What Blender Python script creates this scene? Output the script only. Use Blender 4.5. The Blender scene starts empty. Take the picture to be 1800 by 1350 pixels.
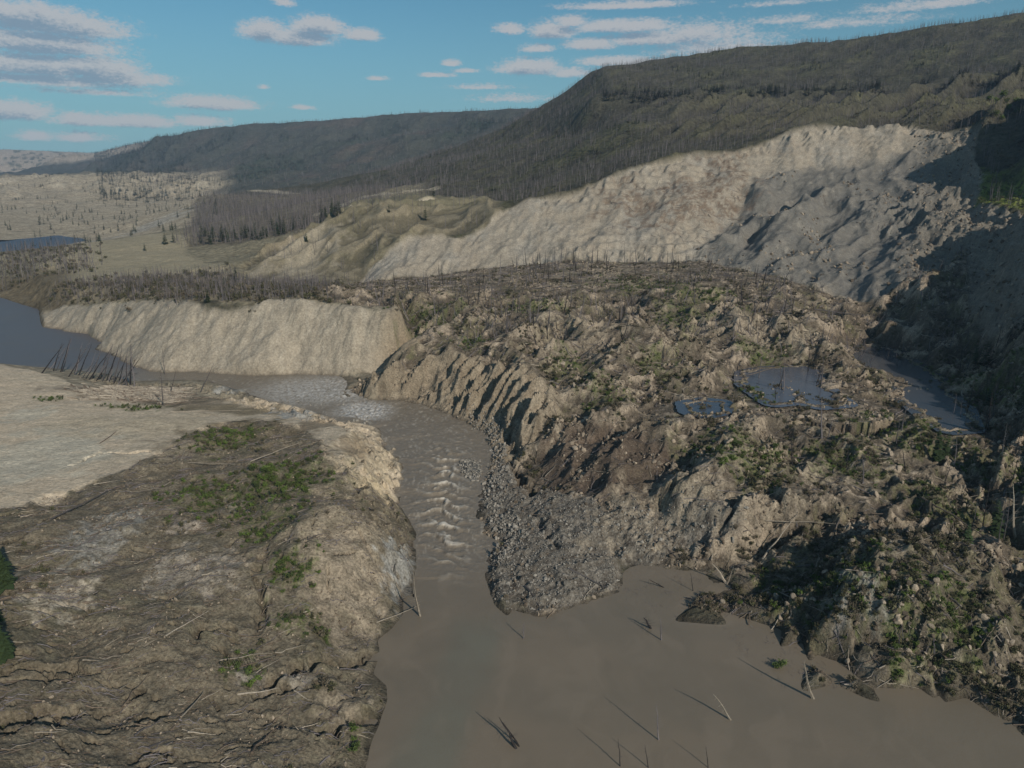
import bpy, math, random
import numpy as np
from mathutils import Vector
from mathutils.geometry import delaunay_2d_cdt
random.seed(7); rng = np.random.default_rng(7)
S = bpy.context.scene
COL = S.collection

# ------------------------------------------------------------------ camera
F, PITCH, HC = 1248.0, math.radians(15.9), 100.0
CP, SP = math.cos(PITCH), math.sin(PITCH)
cd = bpy.data.cameras.new('camera'); cam = bpy.data.objects.new('camera', cd); COL.objects.link(cam)
cam.location = (0, 0, HC); cam.rotation_euler = (math.radians(90) - PITCH, 0, 0)
cd.sensor_width = 36; cd.lens = 36 * F / 1800; cd.clip_start = 1; cd.clip_end = 60000
S.camera = cam

# ------------------------------------------------------------------ sun and sky
SUN_EL, SUN_AZ = math.radians(29), math.radians(180 - 35)     # azimuth clockwise from +Y: behind the camera, to its right
sd = bpy.data.lights.new('sun', 'SUN'); sun = bpy.data.objects.new('sun', sd); COL.objects.link(sun)
sdir = Vector((math.sin(SUN_AZ) * math.cos(SUN_EL), math.cos(SUN_AZ) * math.cos(SUN_EL), math.sin(SUN_EL)))
sun.rotation_euler = sdir.to_track_quat('Z', 'Y').to_euler()
sd.energy = 4.1; sd.angle = math.radians(0.53); sd.color = (1.0, 0.90, 0.77)
S.view_settings.view_transform = 'Standard'; S.view_settings.look = 'None'
S.view_settings.gamma = 1; S.view_settings.exposure = -0.12
S.view_settings.use_curve_mapping = False
SKY_STRENGTH = 0.078

S.world = bpy.data.worlds.new('World'); S.world.use_nodes = True
class NT:                                # small helper for writing node trees
    def __init__(s, t): s.t = t; s.n = t.nodes; s.l = t.links
    def node(s, typ, **k):
        n = s.n.new(typ)
        for a, v in k.items(): setattr(n, a, v)
        return n
    def put(s, sock, v):
        if isinstance(v, bpy.types.NodeSocket): s.l.new(v, sock)
        elif v is not None: sock.default_value = v
    def math(s, op, a, b=None, c=None, clamp=False):
        n = s.node('ShaderNodeMath', operation=op, use_clamp=clamp)
        for i, v in enumerate((a, b, c)):
            if v is not None: s.put(n.inputs[i], v)
        return n.outputs[0]
    def ramp(s, x, a, b, lo=0.0, hi=1.0, smooth=True):
        n = s.node('ShaderNodeMapRange'); n.interpolation_type = 'SMOOTHSTEP' if smooth else 'LINEAR'; n.clamp = True
        for i, v in enumerate((x, a, b, lo, hi)): s.put(n.inputs[i], v)
        return n.outputs[0]
    def mix(s, f, a, b, bt='MIX'):
        n = s.node('ShaderNodeMix', data_type='RGBA', blend_type=bt); n.clamp_factor = True
        s.put(n.inputs[0], f); s.put(n.inputs[6], a); s.put(n.inputs[7], b)
        return n.outputs[2]
    def noise(s, vec, scale, detail=4, rough=.55, **k):
        n = s.node('ShaderNodeTexNoise', **k); s.put(n.inputs['Vector'], vec)
        n.inputs['Scale'].default_value = scale; n.inputs['Detail'].default_value = detail; n.inputs['Roughness'].default_value = rough
        return n.outputs[0]
CLOUDS = [  # pixel centre, half sizes, strength
 (40, 22, 110, 26, 1.25), (100, 40, 105, 26, 1.15), (70, 72, 115, 26, 1.25), (125, 78, 60, 18, .9), (60, 112, 110, 24, 1.25), (160, 115, 80, 26, 1.2), (215, 136, 75, 17, 1.15), (100, 140, 110, 14, .95),
 (190, 162, 90, 7, .5), (20, 192, 58, 22, 1.2), (150, 209, 55, 15, 1.1), (235, 212, 75, 15, 1.15), (375, 180, 80, 17, 1.1), (350, 212, 45, 13, 1.0), (62, 238, 28, 11, .9), (140, 240, 42, 11, .8),
 (465, 52, 42, 24, 1.2), (520, 62, 70, 22, 1.1), (560, 44, 52, 22, 1.25), (636, 60, 34, 15, 1.1), (500, 2, 20, 10, .8), (532, 188, 20, 6, .8), (462, 153, 10, 5, .7), (662, 137, 20, 6, .95), (793, 110, 20, 8, 1.0), (768, 131, 30, 6, .85), (822, 124, 22, 5, .7),
 (897, 50, 28, 13, .95), (970, 52, 44, 20, 1.1), (1005, 36, 34, 14, .95), (1100, 44, 100, 16, 1.15), (1150, 66, 100, 16, 1.05), (1040, 76, 52, 14, 1.05), (945, 84, 30, 10, .95), (930, 116, 60, 20, 1.15), (1000, 126, 50, 12, .9), (1090, 106, 80, 12, 1.0),
 (1100, 8, 110, 9, .85), (1230, 55, 90, 22, .7), (1260, 78, 100, 26, .55), (1380, 34, 50, 8, .5), (1500, 38, 90, 9, .4), (1620, 8, 90, 10, .55), (1380, 4, 60, 5, .4), (850, 152, 50, 6, .5), (900, 172, 60, 9, .45)]
cg = bpy.data.node_groups.new('cloud_field', 'ShaderNodeTree')
cg.interface.new_socket('P', in_out='INPUT', socket_type='NodeSocketVector'); cg.interface.new_socket('D', in_out='OUTPUT', socket_type='NodeSocketFloat')
g = NT(cg); gi = g.node('NodeGroupInput'); go = g.node('NodeGroupOutput')
sep = g.node('ShaderNodeSeparateXYZ'); g.l.new(gi.outputs[0], sep.inputs[0])
def azel(u, v):
    b_ = -(v - 675) / 1248; a_ = (u - 900) / 1248; f_ = CP + b_ * SP; z_ = -SP + b_ * CP
    return math.degrees(math.atan2(a_, f_)), math.degrees(math.atan2(z_, math.hypot(a_, f_)))
acc = None
for (u, v, ru, rv, st) in CLOUDS:
    a0, e0 = azel(u, v); wd = ru / 1248 * 57.3 * .95; hd = rv / 1248 * 57.3 * .9
    dx = g.math('MULTIPLY_ADD', sep.outputs[0], 1 / wd, -a0 / wd); dy = g.math('MULTIPLY_ADD', sep.outputs[1], 1 / hd, -(e0 - .25 * hd) / hd)
    dyn = g.math('MINIMUM', dy, 0.0); dy2 = g.math('MULTIPLY_ADD', dyn, 1.0, dy)          # flatter base than top
    r2 = g.math('MULTIPLY_ADD', dx, dx, g.math('MULTIPLY', dy2, dy2))
    d_ = g.math('MULTIPLY_ADD', g.math('SQRT', r2), -st, st)
    acc = d_ if acc is None else g.math('SMOOTH_MAX', acc, d_, .12)
# a scatter of further clouds wherever the camera does not look
cn = g.noise(gi.outputs[0], .06, 3, .5); far_c = g.math('MULTIPLY_ADD', cn, 3.0, -1.75)
outm = g.ramp(g.math('ABSOLUTE', sep.outputs[0]), 37, 50)
outm = g.math('MAXIMUM', outm, g.ramp(sep.outputs[1], 14, 24))
acc = g.math('MAXIMUM', acc, g.math('SUBTRACT', g.math('MULTIPLY', far_c, outm), g.math('SUBTRACT', 1.0, outm)))
mp = g.node('ShaderNodeMapping'); g.l.new(gi.outputs[0], mp.inputs[0]); mp.inputs['Scale'].default_value = (1, 2.0, 1)
n1 = g.noise(mp.outputs[0], .85, 8, .7); n2 = g.noise(mp.outputs[0], 3.6, 8, .72)
nn = g.math('MULTIPLY_ADD', n1, 1.5, -.72); nn = g.math('MULTIPLY_ADD', n2, 1.5, g.math('SUBTRACT', nn, .74))
acc = g.math('MAXIMUM', acc, -1.0)
g.l.new(g.math('ADD', acc, nn), go.inputs[0])
w = NT(S.world.node_tree); w.n.clear()
wo = w.node('ShaderNodeOutputWorld'); bg = w.node('ShaderNodeBackground'); sky = w.node('ShaderNodeTexSky')
sky.sky_type = 'NISHITA'; sky.sun_disc = False; sky.sun_elevation = SUN_EL; sky.sun_rotation = SUN_AZ
sky.ozone_density = 1.0; sky.dust_density = .6; sky.air_density = 1.0
tc = w.node('ShaderNodeTexCoord'); sp = w.node('ShaderNodeSeparateXYZ'); w.l.new(tc.outputs['Generated'], sp.inputs[0])
az = w.math('MULTIPLY', w.math('ARCTAN2', sp.outputs[0], sp.outputs[1]), 57.2958)
el = w.math('MULTIPLY', w.math('ARCSINE', sp.outputs[2]), 57.2958)
cv = w.node('ShaderNodeCombineXYZ'); w.l.new(az, cv.inputs[0]); w.l.new(el, cv.inputs[1])
cv2 = w.node('ShaderNodeCombineXYZ'); w.l.new(w.math('ADD', az, .25), cv2.inputs[0]); w.l.new(w.math('ADD', el, .55), cv2.inputs[1])
G1 = w.node('ShaderNodeGroup', node_tree=cg); w.l.new(cv.outputs[0], G1.inputs[0])
G2 = w.node('ShaderNodeGroup', node_tree=cg); w.l.new(cv2.outputs[0], G2.inputs[0])
cov = w.math('MULTIPLY', w.ramp(G1.outputs[0], -.22, .56), w.ramp(el, -1.0, 1.5))
sh = w.ramp(G2.outputs[0], .15, .95)
ccol = w.mix(sh, (6.8, 6.7, 6.8, 1), (2.9, 3.85, 5.0, 1))
tint = w.mix(1.0, sky.outputs[0], (.50, .93, 1.02, 1), 'MULTIPLY')
pal = w.mix(w.ramp(el, 0.0, 15.0, .78, 0.06), tint, (2.9, 5.2, 6.2, 1))
w.l.new(w.mix(w.math('MULTIPLY', cov, .85), pal, ccol), bg.inputs[0])
bg.inputs[1].default_value = SKY_STRENGTH
w.l.new(bg.outputs[0], wo.inputs[0])


# ------------------------------------------------------------------ places: a pixel and a distance or a height -> a point
def ray(u, v):
    a = (u - 900) / F; b = -(v - 675) / F
    return a, CP + b * SP, -SP + b * CP
def PY(u, v, Y):
    a, f, z = ray(u, v); t = Y / f
    return (a * t, Y, HC + z * t)
def PZ(u, v, z):
    a, f, dz = ray(u, v); t = (z - HC) / dz
    return (a * t, f * t, z)

# ------------------------------------------------------------------ noise
_p = np.random.default_rng(3).permutation(4096)
_g = np.random.default_rng(4).uniform(0, 2 * np.pi, 4096)
_gx, _gy = np.cos(_g).astype(np.float32), np.sin(_g).astype(np.float32)
def perlin(x, y, seed=0):
    x = np.asarray(x, np.float64) + seed * 17.31; y = np.asarray(y, np.float64) - seed * 9.77
    xi = np.floor(x).astype(np.int64); yi = np.floor(y).astype(np.int64)
    xf = (x - xi).astype(np.float32); yf = (y - yi).astype(np.float32)
    uu = xf * xf * xf * (xf * (xf * 6 - 15) + 10); vv = yf * yf * yf * (yf * (yf * 6 - 15) + 10)
    def h(a, b):
        return _p[(_p[a & 4095] + b + seed * 131) & 4095]
    def g(i, dx, dy): return _gx[i] * dx + _gy[i] * dy
    n00 = g(h(xi, yi), xf, yf); n10 = g(h(xi + 1, yi), xf - 1, yf)
    n01 = g(h(xi, yi + 1), xf, yf - 1); n11 = g(h(xi + 1, yi + 1), xf - 1, yf - 1)
    a = n00 + uu * (n10 - n00); b = n01 + uu * (n11 - n01)
    return (a + vv * (b - a)) * 1.5
def fbm(x, y, o=4, seed=0, gain=.5):
    s = 0; a = 1.0; t = 0
    for k in range(o):
        s = s + a * perlin(x, y, seed + k); t += a; a *= gain; x = x * 2.03; y = y * 2.03
    return s / t
def ridged(x, y, o=4, seed=0, gain=.5):
    s = 0; a = 1.0; t = 0; w = 1.0
    for k in range(o):
        r = 1 - np.abs(perlin(x, y, seed + k)) * 1.6; r = np.clip(r, 0, 1) ** 2
        s = s + a * r * w; w = np.clip(r * 1.6, 0.15, 1); t += a; a *= gain; x = x * 2.07; y = y * 2.07
    return s / t
def sstep(a, b, x):
    t = np.clip((x - a) / (b - a), 0, 1); return t * t * (3 - 2 * t)

# ------------------------------------------------------------------ the land: lines of known height
CT = []
def D(*pts, n=1):                       # (u, v, distance)
    P = [PY(*p) for p in pts]; _add(P)
def V(*pts):                            # (u, v, height)
    P = [PZ(*p) for p in pts]; _add(P)
def Z(z, *pts): V(*[(u, v, z) for u, v in pts])
def W(*pts): _add(list(pts))
def _add(P):
    if len(P) == 1: CT.append(P[0]); return
    for a, b in zip(P[:-1], P[1:]):
        d = math.hypot(b[0] - a[0], b[1] - a[1]); st = max(2.0, 0.012 * min(a[1], b[1])) * 1.5
        k = max(1, int(d / st))
        for i in range(k):
            t = i / k; CT.append(tuple(a[j] + (b[j] - a[j]) * t for j in range(3)))
    CT.append(P[-1])
def S1(*pts):                           # separate points (u, v, height)
    for p in pts: CT.append(PZ(*p))
def S2(*pts):                           # separate points (u, v, distance)
    for p in pts: CT.append(PY(*p))
def S3(*pts):
    for p in pts: CT.append(p)

# lower lake: shore west, river banks, shore east
LW = [(641, 1420), (641, 1350), (655, 1294), (681, 1231), (678, 1205), (655, 1183), (667, 1146), (661, 1126), (687, 1105), (704, 1085)]
Z(0, *LW)
V((704, 1085, 0), (704, 1052, 0), (730, 998, .2), (730, 939, .6), (693, 887, 1.2), (710, 843, 2), (697, 793, 2.6), (667, 755, 3.5), (655, 745, 4.5), (600, 738, 6), (560, 724, 6.2), (520, 714, 6), (470, 706, 6), (455, 697, 6), (400, 680, 6), (370, 668, 6), (340, 666, 6), (270, 668, 6), (225, 668, 6), (190, 657, 6), (100, 647, 6), (0, 638, 6), (-300, 622, 6))
V((950, 1085, 0), (874, 1063, 0), (855, 1017, 0), (855, 983, 0), (881, 954, .3), (841, 917, .8), (839, 883, 1.2), (852, 850, 1.8), (867, 817, 2.3), (863, 783, 2.8), (850, 760, 3.2), (813, 740, 3.6), (767, 720, 3.9), (733, 710, 4.1), (687, 702, 4.4), (620, 700, 5.2), (603, 692, 6), (615, 676, 6), (640, 662, 6.5), (690, 640, 9), (742, 611, 15))
Z(0, (950, 1085), (1010, 1065), (1095, 1042), (1090, 1005), (1082, 985), (1200, 1002), (1290, 995), (1330, 1015), (1352, 1030), (1318, 1048), (1230, 1042), (1226, 1062), (1280, 1075), (1330, 1088), (1400, 1110), (1438, 1145), (1425, 1165), (1422, 1186), (1470, 1202), (1560, 1206), (1640, 1205), (1700, 1224), (1760, 1262), (1850, 1330), (1950, 1420))
Z(-.6, (1436, 1172), (1480, 1168), (1530, 1160))
# beds
Z(-2.5, (720, 1120), (760, 1400)); Z(-2.5, (900, 1130), (900, 1400)); Z(-2.5, (1100, 1120), (1150, 1400)); Z(-2.0, (1150, 1040), (1200, 1030))
Z(-2.5, (1350, 1170), (1400, 1400)); Z(-2.5, (1600, 1290), (1700, 1400)); Z(-1.5, (1650, 1260), (1780, 1330))
V((780, 1060, -2), (775, 950, -1.5), (770, 880, -1), (780, 800, .5), (760, 760, 1.5), (710, 730, 2), (660, 715, 2.6), (640, 712, 3.6))
V((600, 712, 4.2), (540, 690, 4), (450, 672, 4), (360, 661, 4.6), (250, 663, 4.6), (190, 640, 4))
Z(3.4, (100, 610), (0, 590), (-300, 560)); Z(3.4, (30, 560), (-300, 520))
# gravel bar in the channel
V((815, 812, 2.9), (840, 818, 3.0), (838, 845, 2.4), (818, 842, 2.4))
# left bank
V((-300, 1420, 26), (0, 1420, 21), (200, 1420, 15), (400, 1420, 9), (560, 1420, 4.5), (620, 1420, 2.2))
V((-300, 1250, 26), (0, 1250, 20), (200, 1250, 14), (400, 1250, 9), (560, 1250, 5.5), (640, 1240, 2.4))
V((-300, 1120, 27), (0, 1120, 20), (200, 1120, 16), (400, 1120, 12), (560, 1120, 8), (625, 1115, 4))
V((-300, 1000, 23), (0, 1000, 19.2), (200, 1000, 17.4), (400, 1000, 15.5), (470, 990, 13.5))
V((540, 905, 19.5), (590, 893, 19), (640, 893, 15), (680, 900, 8), (712, 925, 4))
V((520, 960, 17.5), (600, 970, 15), (670, 960, 11), (712, 975, 6.5))
V((530, 1060, 11), (620, 1068, 7), (680, 1055, 3.5))
V((-300, 880, 21), (0, 880, 18), (150, 880, 17.2), (300, 880, 16.4), (400, 880, 16.5), (470, 870, 16.5), (540, 870, 17.5), (640, 860, 13), (670, 870, 7))
V((-300, 800, 20), (0, 800, 17.2), (200, 800, 15.6), (350, 800, 14.8), (480, 800, 15), (560, 790, 15.5), (600, 800, 17), (640, 815, 14), (675, 845, 6.5))
V((590, 760, 15.5), (630, 765, 12.5), (655, 790, 9))
V((-300, 740, 20), (0, 740, 16.9), (200, 740, 14.4), (350, 740, 12.6), (450, 740, 12), (540, 742, 12), (590, 745, 11))
V((-300, 628, 19), (0, 641, 16.4), (60, 652, 14.5), (110, 667, 13), (160, 684, 11.5), (220, 702, 10.5), (290, 716, 9.8))
V((0, 690, 16.7), (100, 700, 15.0), (200, 722, 12.8))
V((60, 648, 8.5), (130, 656, 8.5), (200, 672, 8.3), (260, 690, 8.3), (300, 700, 8.6), (350, 705, 9.2), (420, 712, 9.5), (500, 726, 9))
V((300, 676, 7.6), (350, 676, 7.6), (400, 692, 7.8))
V((395, 672, 7), (420, 672, 9.5), (450, 690, 8), (480, 700, 7.2))
# sand cliff: foot and edge
V((-300, 500, 6), (0, 524, 6), (40, 537, 6), (72, 546, 6), (78, 575, 6), (120, 585, 6), (160, 590, 6), (176, 600, 6), (168, 615, 6), (196, 622, 6), (216, 640, 6), (212, 650, 6), (260, 660, 6), (350, 657, 6), (450, 661, 6), (560, 659, 6), (606, 662, 6.5), (650, 652, 8), (700, 632, 11), (740, 605, 17))
V((80, 545, 9), (105, 541, 14), (160, 537, 21), (230, 531, 28.5), (280, 527, 33), (330, 530, 36), (365, 544, 35.5), (400, 546, 35.5), (440, 540, 36), (480, 527, 38.5), (560, 530, 39), (620, 540, 37), (680, 556, 34), (735, 583, 28))
V((0, 508, 9.5), (45, 516, 9.5), (75, 520, 14), (100, 530, 16)); V((-300, 480, 12), (0, 480, 13), (60, 485, 20), (110, 500, 26))
V((130, 505, 26), (300, 505, 34.5), (430, 508, 37), (560, 512, 39.5))
# terrace and far river
V((100, 455, 27), (110, 440, 27), (250, 450, 30), (400, 455, 31.5)); V((240, 480, 30), (400, 482, 33))
V((100, 437, 27), (170, 424, 27.5), (250, 415, 29), (330, 415, 31)); V((-300, 462, 20), (0, 455, 21), (80, 445, 24))
D((-300, 462, 860), (0, 449, 900), (90, 440, 960), (150, 428, 1100), (230, 413, 1230), (240, 403, 1300))
Z(6, (-300, 450), (0, 444), (100, 434), (165, 421)); Z(3, (-300, 438), (0, 436), (100, 423), (155, 413))
Z(6, (-300, 424), (0, 429), (60, 421), (150, 406), (200, 404))
D((-300, 405, 1400), (0, 404, 1420), (60, 398, 1480), (150, 388, 1600), (200, 385, 1600))
D((-300, 388, 1700), (0, 385, 1700), (100, 383, 1750), (200, 380, 1750), (230, 398, 1450))
D((-300, 362, 2000), (0, 366, 2000), (100, 365, 2000), (170, 368, 1900), (220, 372, 1800)); D((-300, 370, 1900), (0, 373, 1850), (170, 375, 1800))
D((-300, 316, 2700), (0, 315, 2700), (60, 319, 2700), (150, 327, 2600), (250, 340, 2400), (310, 350, 2200), (350, 362, 1900))
D((0, 345, 2300), (150, 350, 2200), (270, 362, 2000))
D((230, 400, 1300), (250, 372, 1500), (300, 370, 1450), (318, 395, 1150), (290, 410, 1080), (230, 412, 1100))
# burnt forest rise
V((325, 440, 30.5), (350, 448, 31), (430, 450, 32))
D((333, 400, 1000), (450, 400, 880), (560, 395, 800)); D((330, 362, 1500), (345, 346, 1500), (450, 343, 1400), (600, 341, 1250))
D((420, 425, 760), (520, 412, 720))
# grassy gullied bluff
D((430, 472, 565), (470, 445, 600), (540, 408, 630), (590, 376, 650), (640, 362, 660), (690, 362, 655), (740, 374, 640), (780, 392, 615))
D((430, 496, 520), (520, 502, 500), (600, 500, 498), (625, 496, 505))
D((520, 460, 560), (600, 440, 575)); D((560, 480, 530), (610, 478, 528))
V((450, 505, 35), (600, 512, 37))
D((500, 436, 690), (560, 392, 740), (620, 356, 800), (700, 350, 800), (800, 352, 780), (870, 355, 760)); D((600, 340, 1100), (700, 335, 1000), (800, 338, 950), (880, 340, 900))
# head scarp rim and foot
D((628, 493, 515), (650, 465, 540), (700, 430, 560), (730, 412, 570), (780, 408, 575), (800, 418, 570), (850, 400, 590), (880, 370, 610), (930, 352, 625), (1000, 343, 640), (1060, 318, 660), (1110, 297, 680), (1170, 285, 695), (1230, 272, 710), (1290, 268, 720), (1330, 255, 730), (1400, 228, 740), (1480, 219, 745), (1560, 216, 740), (1600, 223, 730), (1640, 232, 715), (1665, 226, 700), (1722, 228, 680))
D((645, 496, 505), (750, 487, 518), (850, 472, 528), (950, 460, 535), (1000, 458, 535))
D((1000, 440, 548), (1050, 410, 575), (1100, 384, 598), (1170, 350, 625), (1240, 325, 648), (1290, 305, 665))
D((1010, 446, 540), (1060, 418, 562), (1110, 393, 585), (1180, 362, 610), (1245, 345, 630), (1290, 345, 640))
D((950, 420, 560), (1000, 390, 588), (1060, 362, 610), (1120, 340, 635), (1200, 316, 665), (1280, 295, 690), (1340, 285, 700))
D((1050, 432, 548), (1150, 405, 570), (1220, 395, 585)); D((1060, 460, 532), (1150, 456, 532), (1240, 456, 528)); D((1180, 432, 552), (1235, 428, 556))
# bowl
D((1243, 428, 566), (1282, 395, 604), (1318, 362, 632), (1325, 310, 672)); D((1262, 433, 534), (1300, 398, 562), (1336, 368, 590), (1350, 330, 630))
D((1292, 452, 536), (1312, 430, 566), (1362, 385, 606), (1400, 352, 632)); D((1320, 455, 512), (1360, 420, 534), (1400, 377, 563), (1432, 348, 592)); D((1475, 365, 600), (1440, 410, 560)); D((1480, 345, 605), (1500, 375, 575))
D((1400, 280, 700), (1500, 285, 690), (1580, 280, 680), (1640, 275, 670)); D((1450, 330, 640), (1550, 335, 625), (1620, 340, 600))
D((1450, 400, 560), (1530, 405, 545), (1600, 410, 520)); D((1300, 466, 505), (1380, 455, 515), (1460, 460, 500), (1560, 465, 475))
D((1300, 474, 480), (1400, 492, 462), (1470, 515, 440), (1510, 525, 425), (1560, 515, 420)); D((1240, 462, 510), (1300, 472, 490))
D((1620, 400, 520), (1680, 380, 520), (1715, 410, 480)); D((1600, 450, 465), (1660, 455, 450), (1720, 470, 425)); D((1570, 490, 430), (1640, 500, 405), (1700, 510, 390))
# right-hand wall
D((1722, 228, 680), (1712, 250, 660), (1710, 278, 640), (1730, 310, 595), (1716, 345, 545), (1760, 365, 510), (1800, 380, 480), (1870, 395, 440), (1930, 410, 400))
D((1690, 290, 645), (1660, 330, 615), (1655, 365, 575), (1690, 365, 545), (1740, 400, 490), (1760, 440, 450), (1750, 480, 400))
V((1560, 545, 33), (1620, 570, 27), (1690, 600, 20), (1715, 650, 16.5), (1722, 700, 14), (1732, 800, 10), (1742, 900, 6.5), (1790, 960, 5))
V((1740, 540, 45), (1738, 600, 36), (1742, 650, 29), (1745, 700, 24), (1750, 800, 17), (1756, 880, 12), (1800, 930, 9))
W((452, 585, 196), (434, 530, 202), (424, 480, 165))  # unseen high ground right of the view, raised to cast shadow over the bowl
W((540, 560, 196), (520, 500, 200), (560, 650, 190))
W((335, 460, 92), (300, 400, 92), (262, 345, 74), (240, 300, 62), (215, 260, 48), (190, 215, 34), (170, 180, 22), (150, 150, 12))
W((420, 460, 122), (400, 400, 120), (370, 345, 112), (340, 300, 100), (300, 250, 80), (260, 210, 60), (220, 170, 40), (180, 140, 20), (160, 110, 10))  # unseen rising ground past the right edge, put in to shade the wall
# debris plateau
V((605, 688, 7.5), (640, 668, 12.5), (700, 640, 19.5), (740, 620, 24), (790, 613, 25.5), (850, 622, 25), (890, 636, 24.5), (928, 650, 24), (960, 675, 22.5), (985, 695, 20.5))
V((765, 598, 26), (850, 596, 27.5), (900, 590, 28.5)); V((700, 535, 38.5), (760, 560, 34), (850, 550, 32), (1000, 560, 31.5), (1150, 560, 32.5), (1300, 560, 33.5), (1430, 560, 31))
V((950, 625, 26), (1050, 620, 27), (1200, 620, 26), (1330, 605, 26.5), (1460, 600, 25)); V((640, 520, 40), (700, 505, 38), (850, 500, 36.5), (1000, 495, 38), (1150, 490, 39), (1300, 505, 39), (1400, 520, 36))
V((1480, 560, 27), (1520, 550, 26), (1560, 560, 25)); V((1000, 680, 22), (1100, 670, 23), (1200, 670, 22.5), (1290, 650, 20)); 
V((930, 700, 19), (945, 740, 14.5), (935, 790, 9)); V((905, 760, 9), (900, 800, 5.5), (895, 850, 4.5), (910, 870, 4.5))
V((960, 745, 16), (1080, 740, 19), (1150, 735, 19)); V((945, 815, 9.5), (1020, 830, 10.5), (1110, 800, 15), (1180, 790, 17)); V((960, 850, 7), (1060, 880, 7.5), (1150, 870, 10.5), (1180, 850, 15))
V((1180, 720, 19.5), (1250, 735, 19), (1360, 730, 18), (1480, 740, 16.5)); V((1250, 790, 19), (1400, 790, 18), (1520, 800, 16), (1640, 820, 12.5))
V((1200, 850, 16.5), (1260, 835, 17.5), (1340, 830, 18), (1440, 846, 17), (1480, 860, 14)); V((1160, 905, 6.5), (1220, 960, 4), (1320, 965, 5), (1370, 935, 7), (1480, 915, 9))
V((1550, 870, 12), (1650, 890, 10), (1720, 920, 8)); V((1300, 890, 14), (1400, 885, 13))
V((900, 890, 4), (890, 960, 2.6), (880, 1020, 2.2), (890, 1055, 2.2)); V((980, 900, 6), (1000, 960, 5), (1000, 1030, 3), (960, 1072, 1.4)); V((1080, 900, 6.5), (1090, 950, 4.5), (1075, 1010, 1.8))
V((1150, 960, 3.5), (1140, 985, 1.2)); V((1240, 975, 3), (1290, 980, 2.6)); V((1240, 1054, 1.8), (1300, 1064, 2.2), (1340, 1068, 3))
V((1330, 990, 5), (1380, 965, 8), (1410, 940, 10)); V((1430, 935, 8.5), (1500, 925, 9), (1600, 925, 8.5)); V((1420, 970, 7), (1470, 985, 9), (1390, 1010, 5))
V((1520, 938, 17), (1600, 950, 18), (1700, 975, 16.5), (1780, 1040, 12), (1860, 1100, 10)); V((1490, 965, 14.5), (1530, 1000, 16), (1620, 1010, 16)); V((1440, 1040, 9.5), (1500, 1060, 11), (1600, 1075, 12), (1720, 1100, 10))
V((1380, 1070, 4.5), (1450, 1110, 5), (1560, 1130, 6.5), (1700, 1150, 6), (1820, 1190, 5)); V((1445, 1184, 2), (1500, 1180, 3.4), (1560, 1172, 4), (1640, 1178, 3.6), (1720, 1200, 2.6)); V((1560, 1150, 1.5), (1600, 1145, 3.5))
V((1540, 700, 17.5), (1500, 650, 18.5), (1560, 760, 15.5), (1640, 800, 13)); V((1300, 640, 20), (1290, 690, 18.5), (1380, 720, 18.5), (1470, 722, 18), (1480, 690, 18)); 
Z(16, (1330, 655), (1400, 660)); Z(16, (1350, 690), (1450, 695)); Z(16, (1400, 680), (1440, 680)); V((1380, 634, 21), (1480, 630, 20))
Z(11.5, (1520, 625), (1580, 660)); Z(11.5, (1600, 690), (1640, 720)); Z(11.5, (1650, 735), (1680, 755)); V((1480, 605, 17), (1540, 600, 15), (1600, 620, 14.5), (1680, 680, 14))
V((1560, 675, 15.2), (1600, 715, 14.5), (1660, 775, 12.5)); V((1500, 575, 21), (1600, 600, 19))
# burnt hillside
D((700, 325, 1200), (880, 315, 1000), (1000, 300, 900), (1110, 268, 900), (1230, 240, 900), (1330, 225, 900), (1400, 205, 880), (1560, 200, 860), (1700, 205, 780), (1760, 205, 700))
D((1740, 355, 550), (1800, 345, 540), (1900, 350, 500))
D((1768, 300, 600), (1800, 285, 600)); D((1755, 250, 650), (1800, 222, 660))
D((1040, 172, 1250), (1150, 170, 1220), (1250, 168, 1200), (1350, 168, 1180), (1480, 165, 1150), (1650, 152, 1080), (1800, 140, 1020), (1950, 125, 980))
D((1050, 160, 1330), (1250, 155, 1290), (1480, 150, 1240), (1650, 138, 1170))
D((860, 262, 1450), (950, 240, 1350), (1100, 215, 1100), (1250, 205, 1080), (1400, 190, 1020))
D((560, 342, 1400), (600, 330, 1450), (700, 295, 1550), (800, 257, 1650), (880, 225, 1720), (920, 207, 1750), (960, 185, 1750), (1000, 155, 1700), (1040, 122, 1650), (1060, 113, 1620), (1120, 104, 1640), (1200, 93, 1650), (1400, 76, 1580), (1500, 63, 1520), (1650, 41, 1450), (1800, 19, 1400), (2000, -10, 1350))
D((760, 292, 1450), (880, 245, 1500), (980, 200, 1480))
W((20, 2150, 230), (100, 2150, 300), (200, 2150, 340), (500, 2150, 370), (1000, 2000, 390), (1900, 2000, 400))
W((-500, 2100, 70), (-250, 2200, 90), (-100, 2300, 120))
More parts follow.
